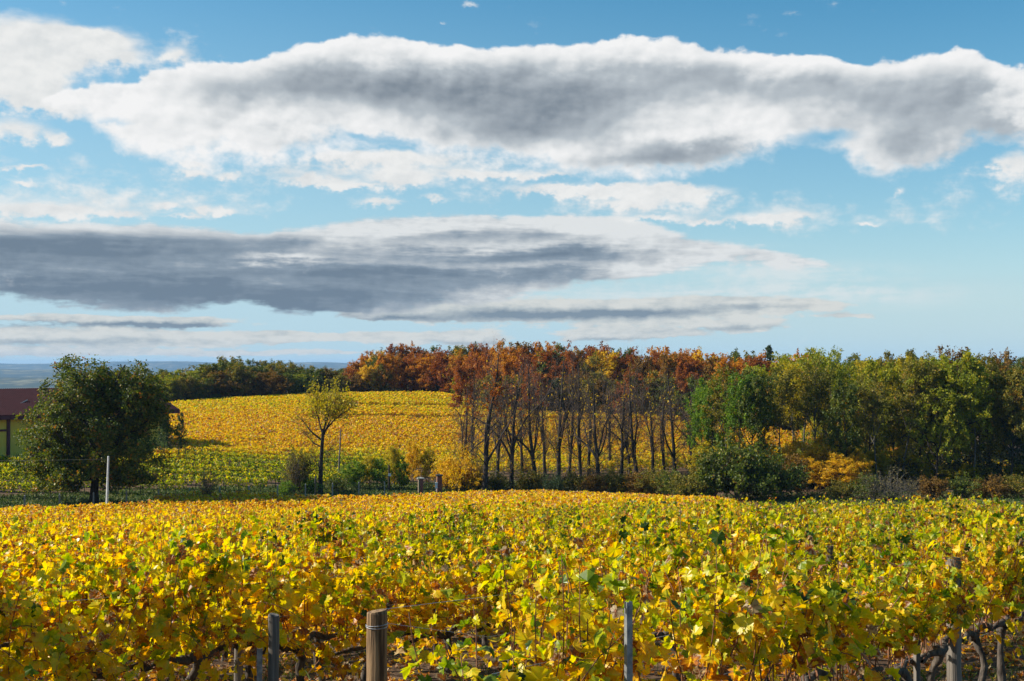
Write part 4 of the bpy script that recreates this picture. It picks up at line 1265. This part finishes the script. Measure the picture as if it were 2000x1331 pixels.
def build_gate():
    brick, nb = new_mat('red_brick')
    tc = nb.node('ShaderNodeTexCoord')
    mp = nb.node('ShaderNodeMapping'); mp.inputs['Rotation'].default_value = (math.radians(90), 0, 0)
    nb.put(mp.inputs[0], tc.outputs['Object'])
    bt = nb.node('ShaderNodeTexBrick')
    nb.put(bt.inputs['Vector'], mp.outputs[0])
    bt.inputs['Color1'].default_value = (0.27, 0.065, 0.035, 1); bt.inputs['Color2'].default_value = (0.20, 0.045, 0.03, 1); bt.inputs['Mortar'].default_value = (0.22, 0.17, 0.14, 1)
    bt.inputs['Scale'].default_value = 3.2
    p = nb.node('ShaderNodeBsdfPrincipled'); nb.put(p.inputs['Base Color'], bt.outputs[0]); p.inputs['Roughness'].default_value = 0.9
    finish(nb, p.outputs[0])
    for px, d, top, w, lab in [(822, 143.5, 933, 0.62, 'shorter red brick gate pillar with pale cap, left of the gate'), (858.5, 144.5, 927, 0.62, 'taller red brick gate pillar with dark cap, right of the gate')]:
        x = X(px, d); g = gz(x, d); h = (HZ - top) / F * d - g
        t = thing('gate_pillar', lab, 'pillar', (x, d, g), 0.2, 'brick gate pillars')
        b = MB(); b.box((-w / 2, -w / 2, -0.3), (w / 2, w / 2, h - 0.14)); b.build('shaft', brick, t)
        b = MB(); c = w / 2 + 0.13
        b.box((-c, -c, h - 0.138), (c, c, h - 0.03)); b.add([(-c, -c, h - 0.029), (c, -c, h - 0.029), (c, c, h - 0.029), (-c, c, h - 0.029), (0, 0, h + 0.1)], [(0, 1, 4), (1, 2, 4), (2, 3, 4), (3, 0, 4)])
        b.build('cap', M_CONC if px < 830 else M_DARKM, t)
    d = 144.2; xa, xb = X(829, d), X(852, d); g = gz((xa + xb) / 2, d)
    t = thing('metal_gate', 'dark barred metal gate between the two brick pillars', 'gate', ((xa + xb) / 2, d, g))
    L = (xb - xa) / 2
    b = MB()
    for z in (0.25, 1.3, 2.05): b.box((-L, -0.03, z), (L, 0.03, z + 0.07))
    b.build('frame', M_DARKM, t)
    for k in range(10):
        xx = -L + (k + 0.5) * 2 * L / 10
        b = MB(); b.tube([(xx, 0.06, 0.15), (xx, 0.06, 2.25)], 0.022, 5); b.build('bar', M_DARKM, t)
    x = X(852.5, 142.9); g = gz(x, 142.9)
    b = MB(); b.box((-0.16, -0.1, 0.9), (0.16, 0.1, 1.62)); b.tube([(0, 0, -0.2), (0, 0, 0.898)], 0.04, 6); b.box((-0.19, -0.13, 1.622), (0.19, 0.13, 1.66))
    tag(b.build('meter_box', M_WHITE, None, (x, 142.9, g)), 'small white box beside the taller brick gate pillar', 'box')
    x = X(818.6, 142.8); b = MB(); b.tube([(0, 0, -0.2), (0, 0, 2.2)], 0.05, 8); b.tube([(0, 0, 2.2), (0, 0, 2.26)], 0.062, 8)
    tag(b.build('pipe_post', M_GREENM, None, (x, 142.8, gz(x, 142.8))), 'thin green metal post in front of the shorter brick pillar', 'post')
    x = X(760, 145); g = gz(x, 145)
    t = thing('sign_post', 'dark post with a small pale square sign behind the fence', 'sign', (x, 145, g))
    b = MB(); b.tube([(0, 0, -0.2), (0.02, 0, 3.4)], [0.13, 0.11], 8); b.build('post', M_BARK, t)
    b = MB(); b.box((-0.05, -0.19, 2.0), (0.30, -0.14, 2.36)); b.build('board', M_WHITE, t)


build_gate()


def pole(name, lab, px, d, top, r0, r1, mat, lean=0.0, cap=False):
    x = X(px, d); g = gz(x, d); h = (HZ - top) / F * d - g
    b = MB(); b.tube([(0, 0, -0.3), (lean * 0.5, 0, h * 0.5), (lean, 0, h)], [r0, (r0 + r1) / 2, r1], 10)
    if cap:
        b.tube([(lean, 0, h - 0.55), (lean, 0, h - 0.5), (lean, 0, h - 0.05), (lean, 0, h + 0.45)], [r1, r1 * 2.3, r1 * 1.9, 0.01], 8)
    else:
        b.tube([(lean, 0, h + 0.002), (lean, 0, h + 0.06)], [r1 * 1.1, r1 * 0.8], 10)
    tag(b.build(name, mat, None, (x, d, g), smooth=False), lab, 'pole')
    return (x + lean, d, g + h)


white_top = pole('utility_pole', 'white concrete pole standing right of the great oak trunk', 210.5, 117.0, 892, 0.14, 0.09, M_WHITE, 0.15)
wood_top = pole('utility_pole', 'thin grey wooden pole right of the yellow-topped tree', 661, 150, 838, 0.13, 0.08, M_POSTG, 0.35)
pole('marker_post', 'short dark post with pointed head at the foot of the yellow-topped tree', 617, 135, 935, 0.07, 0.06, M_DARKM, 0.0, True)
b = MB()
for a_, b_, sag in [((-150, 150, white_top[2] + 1.5), white_top, 1.6), (white_top, wood_top, 0.9), (wood_top, (60, 175, wood_top[2] + 1), 2.0)]:
    pts = []
    for k in range(17):
        s = k / 16
        pts.append(tuple(a_[i] * (1 - s) + b_[i] * s - (sag * 4 * s * (1 - s) if i == 2 else 0) for i in range(3)))
    b.tube([(p[0], p[1], p[2] - 0.25) for p in pts], 0.007, 4)
tag(b.build('overhead_cable', M_DARKM), 'thin dark cable running between the white pole and the wooden pole', 'cable')


# ------------------------------------------------------------------ grapevines: the nearest ones each a plant
RD = np.array([0.616, 0.788]); RN = np.array([0.788, -0.616])       # along and across the rows
ROT = math.atan2(RD[1], RD[0])
C0, CS = -3.4, -2.35


def vine_proto(seed, mean, sd, nleaf, nd=8, lift=0.0):
    rg = np.random.default_rng(seed)
    # stock and cordon arms
    z0 = 0.84
    def arm(pts, rad, K=9):
        pts = np.array(pts, float); s = np.linspace(0, len(pts) - 1, K); i = np.minimum(s.astype(int), len(pts) - 2); w = (s - i)[:, None]
        P = pts[i] * (1 - w) + pts[i + 1] * w
        P[1:-1] += rg.normal(0, 0.016, (K - 2, 3))
        R = np.interp(s, np.arange(len(pts)), rad) * rg.uniform(0.8, 1.25, K)
        return P[None], R[None]
    lean = rg.normal(0, 0.10, 2)
    parts = [arm([(0, 0, -0.12), (lean[0] * 0.6, lean[1] * 0.5, 0.3), (lean[0] * 0.3, lean[1], 0.6), (0.0, 0, z0)], [0.055, 0.036, 0.032, 0.045]),
             arm([(0, 0, z0), (0.22, 0.02, z0 + 0.05), (0.56, 0.0, z0 + 0.02)], [0.042, 0.028, 0.02]), arm([(0, 0, z0), (-0.22, -0.02, z0 + 0.05), (-0.56, 0.0, z0 + 0.02)], [0.042, 0.028, 0.02])]
    Vs, Qs, b = [], [], 0
    for P, R in parts:
        v, q = tubes(P, R, 7); Vs.append(v); Qs.append(q + b); b += len(v)
    stock = np_mesh('trunk', np.concatenate(Vs), [np.concatenate(Qs)], [M_STOCK], smooth=True)
    # canes
    ns = 17
    st = np.stack([np.linspace(-0.54, 0.54, ns) + rg.normal(0, 0.03, ns), rg.normal(0, 0.025, ns), np.full(ns, z0 + 0.04)], 1)
    d = np.stack([rg.normal(0, 0.24, ns), rg.normal(0, 0.20, ns), np.ones(ns)], 1)
    L = rg.uniform(0.70, 1.12, ns)
    P1, R1, _ = extend(st, d, L, np.full(ns, 0.0055), np.full(ns, 0.0025), 8, 0.09, 0.02, rg)
    st = np.stack([rg.uniform(-0.54, 0.54, nd), rg.normal(0, 0.04, nd), rg.uniform(z0 - 0.05, z0 + 0.35, nd)], 1)
    sgn = np.where(rg.uniform(0, 1, nd) < 0.5, -1, 1)
    d = np.stack([rg.normal(0, 0.4, nd), sgn * rg.uniform(0.5, 1.0, nd), rg.uniform(0.1, 0.9, nd)], 1)
    P2, R2, _ = extend(st, d, rg.uniform(0.55, 0.95, nd), np.full(nd, 0.005), np.full(nd, 0.002), 8, 0.10, -0.17, rg)
    v1, q1 = tubes(np.concatenate([P1, P2]), np.concatenate([R1, R2]), 5)
    canes = np_mesh('canes', v1, [q1], [M_CANE], smooth=True)
    # leaves on the canes
    n1 = int(nleaf * (0.72 if nd > 4 else 0.86 if nd > 1 else 0.96))
    def along(P, n, lo):
        k = rg.integers(0, len(P), n); f = (lo + (1 - lo) * rg.uniform(0, 1, n) ** 0.85) * 8; i = np.minimum(f.astype(int), 7); w = (f - i)[:, None]
        return P[k, i] * (1 - w) + P[k, i + 1] * w
    at_ = np.concatenate([along(P1, n1, 0.10 + lift), along(P2, nleaf - n1, 0.15)])
    off = norm(rg.normal(0, 1, (nleaf, 3)) * np.array([1, 1.6, 0.6])) * rg.uniform(0.03, 0.17, (nleaf, 1))
    P = at_ + off
    out = np.stack([np.zeros(nleaf), np.sign(P[:, 1]) * 0.55, np.full(nleaf, 0.35)], 1)
    T, N, B = frames(nleaf, rg, (0, 0, -0.9), (0, 0, 0), out * 1.6)
    size = np.clip(0.068 * np.exp(rg.normal(0, 0.32, nleaf)), 0.025, 0.115) * np.where(P[:, 2] > 1.6, 0.8, 1.0)
    V, tri, k = lobed(P, size, rg, T, N, B)
    base = mean + rg.normal(0, sd, nleaf) + (0.10 - 0.16 * (P[:, 2] - 0.8))     # tops stay greener
    base = np.where(rg.uniform(0, 1, nleaf) < 0.08, rg.uniform(0.86, 1.0, nleaf), base)
    rim = rg.normal(0.03, 0.06, (nleaf, 1)) + np.where(rg.uniform(0, 1, (nleaf, 1)) < 0.12, 0.18, 0.0)
    r = base[:, None] + np.concatenate([np.full((nleaf, 1), -0.05), np.repeat(rim, k - 1, 1) + rg.normal(0, 0.035, (nleaf, k - 1))], 1)
    # petioles as thin strips inside the leaf mesh
    pv = np.stack([at_, at_ + np.array([0, 0, 0.004]), P], 1).reshape(-1, 3)
    pt = np.arange(nleaf)[:, None] * 3 + np.array([[0, 1, 2]]) + len(V)
    V = np.concatenate([V, pv]); tri = np.concatenate([tri, pt])
    rr = np.concatenate([np.clip(r.ravel(), 0, 1), np.full(len(pv), 0.88)])
    fol = np_mesh('foliage', V, [tri], [M_VINE], {'rnd': rr})
    return stock, canes, fol


VP = {'lime': [vine_proto(900 + i, 0.42, 0.18, 560) for i in range(7)], 'gold': [vine_proto(920 + i, 0.59, 0.14, 560) for i in range(7)], 'amber': [vine_proto(940 + i, 0.71, 0.13, 540) for i in range(5)],
      'open': [vine_proto(960 + i, 0.52, 0.18, 470, 1 + i % 3, (0.30, 0.16, 0.10, 0.24, 0.14)[i]) for i in range(5)], 'skirt': [vine_proto(980 + i, 0.56, 0.16, 780, 18) for i in range(5)], 'bald': [vine_proto(970 + i, 0.61, 0.13, 380, 2, 0.30) for i in range(3)]}
VNAME = {'lime': 'lime and yellow leaved grapevine', 'gold': 'golden leaved grapevine', 'amber': 'amber leaved grapevine', 'open': 'grapevine with bare twisted foot', 'bald': 'grapevine bare below its yellow top', 'skirt': 'bushy grapevine leafy down to the ground'}
VC = {k: (np.random.default_rng(1).integers(0, 9)) for k in VP}


def zone_lime(x, y):
    return x > -4.6 + (y - 14.6) * 0.237


cand = []
for k in range(0, 40):
    c = C0 + CS * k
    for j in range(-60, 80):
        t = j * 1.06 + (k * 0.37) % 1.06
        p = RN * c + RD * t
        if p[1] < 3.2 or p[1] > 60: continue
        if abs(p[0]) > 0.46 * p[1] + 1.1: continue
        if k == 0: continue
        if k == 1 and p[1] < 8.9: continue
        if p[0] > 2 and p[1] > 40: continue
        cand.append((p[1], k, t, p[0]))
for y0 in (5.55, 6.10):
    cand.append((y0, 0, (y0 - RN[1] * C0) / RD[1], (RN * C0 + RD * (y0 - RN[1] * C0) / RD[1])[0]))
for j in range(40):
    y0 = 7.3 + j * 0.83
    cand.append((y0, 0, (y0 - RN[1] * C0) / RD[1], (RN * C0 + RD * (y0 - RN[1] * C0) / RD[1])[0]))
cand = [a for a in cand if abs(a[3]) < 0.46 * a[0] + 1.1 and not (a[3] > 2 and a[0] > 40)]
cand.sort()
NEAR = cand[:300]
REST_EDGE = NEAR[-1][0]
rv = random.Random(17)
idx = {}
near_sorted = sorted(NEAR, key=lambda a: (a[1], a[2]))
GAPS = []
for y, k, t, x in near_sorted:
    if any(k == g_[0] and abs(y - g_[1]) < g_[2] for g_ in GAPS):
        continue
    if zone_lime(x, y):
        kd = rv.choice(['lime', 'lime', 'gold', 'lime', 'gold'] if y > 9 else ['gold', 'lime', 'gold'])
        if k == 0: kd = rv.choice(['lime', 'lime', 'gold'])
    else:
        kd = rv.choice(['amber', 'amber', 'gold'])
    if k in (1, 2) and y < 14: kd = rv.choice(['gold', 'gold', 'gold', 'lime'])
    if k == 0 and (7.2 < y < 17): kd = 'open'
    if k == 1 and 10.4 <= y < 13.2: kd = 'open'
    if k == 1 and y < 10.4: kd = 'bald'
    if k in (2, 3) and x < -2.2: kd = 'skirt'
    idx[k] = idx.get(k, 0) + 1
    root = thing('grapevine', f'{VNAME[kd]}, {nth(idx[k])} plant from the left in the {nth(k + 1)} row', 'grapevine', (x, y, gz(x, y)), ROT + (math.pi if rv.random() < 0.5 else 0), 'grapevines in the foreground rows',
                 (1.0, rv.uniform(0.85, 1.15), rv.uniform(0.93, 1.08)))
    pr = rv.choice(VP[kd])
    for me in pr:
        link(me.name.split('.')[0], me, root)


# ------------------------------------------------------------------ the rest of the vines: one mass
def wob(x, y, s, seed):
    r = np.random.default_rng(seed); o = 0
    for _ in range(6):
        a, ph, f = r.uniform(0, 6.28), r.uniform(0, 6.28), r.uniform(0.5, 1.6) / s
        o = o + np.sin((x * math.cos(a) + y * math.sin(a)) * f * 6.28 + ph)
    return o / 6


def vine_rows(dr, spacing, box, mask, dens, size, tone, seed, h=(0.55, 1.72), hw=0.26, phase=0.0):
    """leaves along parallel rows; dens = leaves per metre of row"""
    rg = np.random.default_rng(seed)
    dr = np.array(dr) / np.linalg.norm(dr); nn = np.array([dr[1], -dr[0]])
    cor = np.array([(box[0], box[2]), (box[1], box[2]), (box[0], box[3]), (box[1], box[3])], float)
    c0, c1 = (cor @ nn).min(), (cor @ nn).max(); t0, t1 = (cor @ dr).min(), (cor @ dr).max()
    k0, k1 = math.ceil((c0 - phase) / spacing), math.floor((c1 - phase) / spacing)
    n = int((k1 - k0 + 1) * (t1 - t0) * dens)
    k = rg.integers(k0, k1 + 1, n); t = rg.uniform(t0, t1, n)
    c = phase + k * spacing
    x = nn[0] * c + dr[0] * t; y = nn[1] * c + dr[1] * t
    m = mask(x, y)
    x, y, k, t = x[m], y[m], k[m], t[m]
    # lumpiness of single plants, and gaps
    plantv = np.sin(t * 5.6 + k * 2.1) * 0.5 + wob(x, y, 3.0, seed + 5)
    keep = rg.uniform(0, 1, len(x)) < 0.80 + 0.35 * plantv
    x, y, k, t, plantv = x[keep], y[keep], k[keep], t[keep], plantv[keep]
    n = len(x)
    hh = h[0] + (h[1] - h[0]) * rg.uniform(0, 1, n) ** 0.62 + 0.13 * plantv + rg.normal(0, 0.05, n)
    o = rg.normal(0, hw, n) * np.where(hh > h[1] - 0.1, 0.7, 1.0)
    xx = x + nn[0] * o; yy = y + nn[1] * o
    P = np.stack([xx, yy, ground(x, y) + hh], 1)
    r = tone(x, y, rg, n) + 0.10 * wob(x, y, 7.0, seed + 9) + 0.06 * plantv + np.where(rg.uniform(0, 1, n) < 0.04, 0.25, 0)
    sz = (size(x, y) if callable(size) else size) * rg.uniform(0.65, 1.3, n)
    V, q = cards(P, sz, rg, (0, 0, -0.6), (0, 0, 0.55), width=1.05)
    return V, q, np.repeat(np.clip(r, 0, 1), 4)


def fr(x, y, m=5.0):
    return np.abs(x) < 0.47 * y + m


def mask_a(x, y):
    ok = (y > REST_EDGE + 0.4) & fr(x, y, 2.5)
    fy = fence_y(x) - np.where(x < -38, 9.0, 3.6)
    right = (x > 2.0) & (y > 40 + 1.2 * np.sin(x)) & (x > 8.7 + 0.19 * (y - 45))
    return ok & (y < np.minimum(fy, 128 - np.clip(x - 5, 0, 60) * 0.35)) & ~right


def far_edge(x):
    return np.interp(x, edge_x, edge_y)


BA = np.array([-67.5, 150.0]); BE = np.array([0.631, 0.776]); BNn = np.array([0.776, -0.631])


def mask_hill(x, y):
    fy = fence_y(x)
    ok = (y > fy + np.where(x < -14, 5.5, 16)) & (y < far_edge(x) - 1.5) & fr(x, y, 4)
    ok &= ~((x > 22) & (y < 168)) & ~((x > -14) & (y < 163)) & (x < 75)
    s = (x - BA[0]) * BNn[0] + (y - BA[1]) * BNn[1]; u = (x - BA[0]) * BE[0] + (y - BA[1]) * BE[1]
    ok &= ~((u < 29) & (s < 4.5))
    ok &= ~((np.hypot(x + 46.5, y - 125) < 4.5) | (np.hypot(x + 23.3, y - 140) < 2.0))
    ok &= ~((np.abs(y - 262 - 0.05 * (x + 20)) < 3.2) & (x > -42))
    ok &= ~((np.abs(y - 234 + 0.06 * (x + 20)) < 2.8) & (x > -42))
    ok &= ~((np.abs(y - 181.5 - 0.05 * (x + 50)) < 1.8) & (x < -38))
    return ok


def tone_a(x, y, rg, n):
    lime = zone_lime(x, y) & (y < 44)
    return np.where(lime, 0.50, 0.73) + rg.normal(0, 0.15, n)


def tone_h(x, y, rg, n):
    g = 1 - sstep(y - fence_y(x) + 6 * wob(x, y, 18, 3), 22, 50)
    g = np.clip(g, 0, 1) * np.where(x < -16, 1.0, 0.45)
    far = sstep(y, 225, 262) * 0.13
    return 0.715 - 0.34 * g - far + rg.normal(0, 0.145, n)


def plot(x, y):
    return (y < fence_y(x) + 38) & (x < -13)


parts = [vine_rows(RD, -CS, (-45, 45, 24, 62), lambda x, y: mask_a(x, y) & (y < 60), 230, lambda x, y: 0.145 + 0.0014 * (y - 30), tone_a, 21, phase=C0),
         vine_rows(RD, -CS, (-75, 40, 60, 146), lambda x, y: mask_a(x, y) & (y >= 60), 115, lambda x, y: 0.19 + 0.0011 * (y - 60), tone_a, 22, phase=C0),
         vine_rows((0.985, 0.12), 2.9, (-110, 80, 110, 315), lambda x, y: mask_hill(x, y) & ~plot(x, y), 80, lambda x, y: 0.24 + 0.0012 * np.clip(y - 150, 0, 200), tone_h, 23, h=(0.6, 1.75), hw=0.27),
         vine_rows((0.985, 0.10), 4.4, (-110, -10, 110, 200), lambda x, y: mask_hill(x, y) & plot(x, y), 150, 0.23, tone_h, 24, h=(0.7, 1.8), hw=0.30)]
Vs, Qs, Rs, b = [], [], [], 0
for V, q, r in parts:
    Vs.append(V); Qs.append(q + b); Rs.append(r); b += len(V)
# their stocks and stakes, thin sticks under the leaves
rg = np.random.default_rng(4)
def sticks(dr, spacing, box, mask, step, phase, seed):
    dr = np.array(dr) / np.linalg.norm(dr); nn = np.array([dr[1], -dr[0]])
    cor = np.array([(box[0], box[2]), (box[1], box[2]), (box[0], box[3]), (box[1], box[3])], float)
    ks = np.arange(math.ceil(((cor @ nn).min() - phase) / spacing), math.floor(((cor @ nn).max() - phase) / spacing) + 1)
    ts = np.arange((cor @ dr).min(), (cor @ dr).max(), step)
    K, T = np.meshgrid(ks, ts); c = phase + K.ravel() * spacing; t = T.ravel() + rg.uniform(-0.2, 0.2, T.size)
    x = nn[0] * c + dr[0] * t; y = nn[1] * c + dr[1] * t
    m = mask(x, y); x, y = x[m], y[m]
    z = ground(x, y); n = len(x)
    P = np.stack([np.stack([x, y, z - 0.1], 1), np.stack([x + rg.normal(0, 0.06, n), y + rg.normal(0, 0.06, n), z + 0.5], 1), np.stack([x, y, z + 1.1], 1)], 1)
    return tubes(P, np.full((n, 3), 0.045), 4)
for a in [(RD, -CS, (-75, 45, 24, 146), mask_a, 1.3, C0, 1), ((0.985, 0.10), 4.4, (-110, -10, 110, 200), lambda x, y: mask_hill(x, y) & plot(x, y), 1.3, 0.0, 2)]:
    v, q = sticks(*a)
    Vs.append(v); Qs.append(q + b); Rs.append(np.full(len(v), 0.93)); b += len(v)
nq = [len(q) for q in Qs]
me = np_mesh('vineyard', np.concatenate(Vs), [np.concatenate(Qs)], [M_VINE_FAR, M_STOCK], {'rnd': np.concatenate(Rs)}, np.concatenate([np.full(m_, 0 if i < 4 else 1) for i, m_ in enumerate(nq)]))
tag(link('vineyard', me), 'rows of golden and amber grapevines covering the slope and the far hill', 'vineyard', None, 'stuff')


# ------------------------------------------------------------------ posts and wires in the nearest rows
def row_xy(k, y):
    """point of row k at depth y"""
    c = C0 + CS * k
    t = (y - RN[1] * c) / RD[1]
    p = RN * c + RD * t
    return float(p[0]), float(p[1])


def round_post(lab, x, y, h, r, mat, wire_h=None, name='vine_post'):
    g = gz(x, y)
    t = thing(name, lab, 'post', (x, y, g), 0.0, 'posts of the foreground trellis')
    rg_ = np.random.default_rng(int(x * 100) % 1000)
    b = MB()
    zs = np.linspace(-0.3, h - 0.012, 9)
    b.tube([(rg_.normal(0, 0.002), rg_.normal(0, 0.002), z) for z in zs] + [(0, 0, h)], [r * rg_.uniform(0.985, 1.015) for _ in zs] + [r * 0.93], 24)
    o = b.build('shaft', mat, t)
    if wire_h:
        b = MB()
        for dz in (0, 0.014):
            pts = [((r + 0.004) * math.cos(a), (r + 0.004) * math.sin(a), wire_h + dz + 0.006 * math.sin(a * 1.0 + dz * 90)) for a in np.linspace(0, 2 * math.pi, 25)]
            b.tube(pts, 0.0026, 5, caps=False)
        b.build('wire_loop', M_WIRE, t)
    return g


def square_post(lab, x, y, h, w, mat, name='vine_post', channel=False, rot=0.5):
    g = gz(x, y); b = MB()
    if channel:
        b.box((-w / 2, -0.004, -0.3), (w / 2, 0, h)); b.box((-w / 2, 0.0005, -0.3), (-w / 2 + 0.004, w * 0.8, h)); b.box((w / 2 - 0.004, 0.0005, -0.3), (w / 2, w * 0.8, h))
        for z in np.arange(0.3, h - 0.05, 0.12):
            b.box((-w * 0.18, -0.007, z), (w * 0.18, -0.0045, z + 0.035))
    else:
        b.box((-w / 2, -w / 2, -0.3), (w / 2, w / 2, h))
    o = b.build(name, mat, None, (x, y, g), rot, bevel=0.0 if channel else 0.004)
    tag(o, lab, 'post', 'posts of the foreground trellis')


def post_at(px, y, top, fn, *a, **k):
    x = X(px, y); h = (HZ - top) / F * y - gz(x, y)
    return x, y, h
x, y, h = post_at(737.5, 8.05, 1191, None); round_post('stout round wooden end post wrapped with a loop of wire, nearest the camera', x, y, h, 0.0725, M_POST, h - 0.105)
END = (x, y, gz(x, y) + h - 0.10)
x, y, h = post_at(537.5, 9.5, 1198, None); round_post('weathered grey wooden post left of the stout wire-wrapped one', x, y, h, 0.045, M_POSTG)
x, y, h = post_at(510, 9.45, 1264, None); square_post('narrow perforated metal stake left of the grey wooden post', x, y, h, 0.045, M_METAL, 'metal_stake', True, 0.2)
x, y, h = post_at(1228, 5.72, 1174, None); square_post('galvanised metal trellis post in the gap of the nearest row', x, y, h, 0.032, M_METAL, 'metal_stake', True, 0.4)
x, y, h = post_at(1786, 10.0, 1241, None); square_post('thin square wooden stake left of the old vineyard post', x, y, h, 0.045, M_POSTG, 'vine_stake', False, 0.3)
x, y, h = post_at(1858, 10.85, 1088, None); round_post('old cracked wooden post among vine trunks at lower right', x, y, h, 0.068, M_POSTG)
# further posts inside the rows, mostly hidden by leaves
for k, ys in ((1, (14.5, 20.5)), (2, (16.5, 22.0)), (3, (13.0, 18.6, 24.5)), (4, (15.2, 21))):
    for j, yy in enumerate(ys):
        x, y = row_xy(k, yy)
        if abs(x) < 0.44 * y:
            round_post(f'leaf-hidden wooden post, {nth(j + 1)} along the {nth(k + 1)} vine row', x, y, 1.62, 0.05, M_POSTG)
for k, y0, y1 in ((0, 5.4, 26), (1, 8.1, 30), (2, 6.9, 32)):
    for hh, nm in ((0.86, 'lowest'), (1.18, 'middle'), (1.5, 'top')):
        b = MB(); pts = []
        for yy in np.arange(y0, y1, 1.0):
            x, y = row_xy(k, yy); pts.append((x, y, gz(x, y) + hh + 0.01 * math.sin(yy * 2)))
        if k == 1: pts[0] = (END[0] + 0.06, END[1] + 0.06, END[2]) if 1.1 < hh < 1.3 else pts[0]
        b.tube(pts, 0.0016, 5)
        tag(b.build('trellis_wire', M_WIRE), f'{nm} steel trellis wire of the {nth(k + 1)} vine row', 'wire', 'trellis wires')

# ------------------------------------------------------------------ fallen leaves and grass on the near ground
def build_litter():
    rg = np.random.default_rng(61)
    n = 9000
    y = 4.5 + 16 * rg.uniform(0, 1, n) ** 0.8; x = rg.uniform(-0.5, 0.5, n) * (y + 1.5)
    P = np.stack([x, y, ground(x, y) + rg.uniform(0.005, 0.04, n)], 1)
    N = norm(rg.normal(0, 0.35, (n, 3)) + np.array([0, 0.0, 1.0])); T = rg.normal(0, 1, (n, 3)); T = norm(T - (T * N).sum(1, keepdims=True) * N); B = np.cross(T, N)
    V, tri, k = lobed(P, rg.uniform(0.05, 0.10, n), rg, T, N, B)
    r = np.clip(np.repeat(rg.choice([0.97, 0.93, 0.9, 0.99, 0.78, 0.65], n), k) + rg.normal(0, 0.02, n * k), 0, 1)
    tag(link('fallen_leaves', np_mesh('fallen_leaves', V, [tri], [M_VINE], {'rnd': r})), 'fallen brown and yellow vine leaves on the bare soil', 'leaves', None, 'stuff')
    n = 26000
    y = 4.5 + 20 * rg.uniform(0, 1, n); x = rg.uniform(-0.5, 0.5, n) * (y + 1.5)
    keep = wob(x, y, 2.2, 77) + 0.25 * wob(x, y, 0.7, 78) > np.where(x > 1.0, -0.05, 0.10)
    x, y = x[keep], y[keep]; n = len(x)
    a = rg.uniform(0, 6.28, n); w = rg.uniform(0.003, 0.006, n); h = rg.uniform(0.05, 0.17, n); bx, by = np.cos(a) * w, np.sin(a) * w
    lx, ly = rg.normal(0, 0.4, n) * h, rg.normal(0, 0.4, n) * h
    z = ground(x, y) - 0.005
    V = np.stack([np.stack([x - bx, y - by, z], 1), np.stack([x + bx, y + by, z], 1), np.stack([x + bx * .7 + lx * .4, y + by * .7 + ly * .4, z + h * .6], 1), np.stack([x + lx, y + ly, z + h], 1)], 1).reshape(-1, 3)
    q = np.arange(n)[:, None] * 4 + np.array([[0, 1, 2, 3]])
    tag(link('grass', np_mesh('grass', V, [q], [M_GRASS], {'rnd': np.repeat(rg.uniform(0, 1, n), 4)})), 'patches of short grass between the vine rows', 'grass', None, 'stuff')
    # rough grass of the meadow strip under the right wood and along the fence
    n = 60000
    x = np.concatenate([rg.uniform(8, 70, n // 2), rg.uniform(-64, -4, n // 2)])
    y = np.concatenate([rg.uniform(112, 140, n // 2), fence_y(x[n // 2:]) + rg.uniform(-3, 12, n // 2)])
    h = rg.uniform(0.15, 0.5, n); P = np.stack([x, y, ground(x, y) + h * 0.4], 1)
    V, q = cards(P, h, rg, (0, 0, 1.6), (0, 0, 0.0), width=0.3)
    tag(link('rough_grass', np_mesh('rough_grass', V, [q], [M_GRASS], {'rnd': np.repeat(rg.uniform(0.1, 0.9, n), 4)})), 'rough green grass along the fence and under the wood', 'grass', None, 'stuff')


build_litter()
label_all()


# ------------------------------------------------------------------ air
def build_haze():
    m = bpy.data.materials.new('haze'); m.use_nodes = True
    nt = m.node_tree; nt.nodes.clear(); nb = NB(nt)
    v = nb.node('ShaderNodeVolumePrincipled')
    v.inputs['Color'].default_value = (0.36, 0.62, 1.0, 1)
    v.inputs['Density'].default_value = HAZE
    o = nb.node('ShaderNodeOutputMaterial'); nb.put(o.inputs['Volume'], v.outputs[0])
    b = MB(); b.box((-9500, -60, -112), (9500, 15000, 62))
    tag(b.build('haze', m), 'thin blue air over the valley', None, None, 'stuff')


HAZE = 6e-5
build_haze()
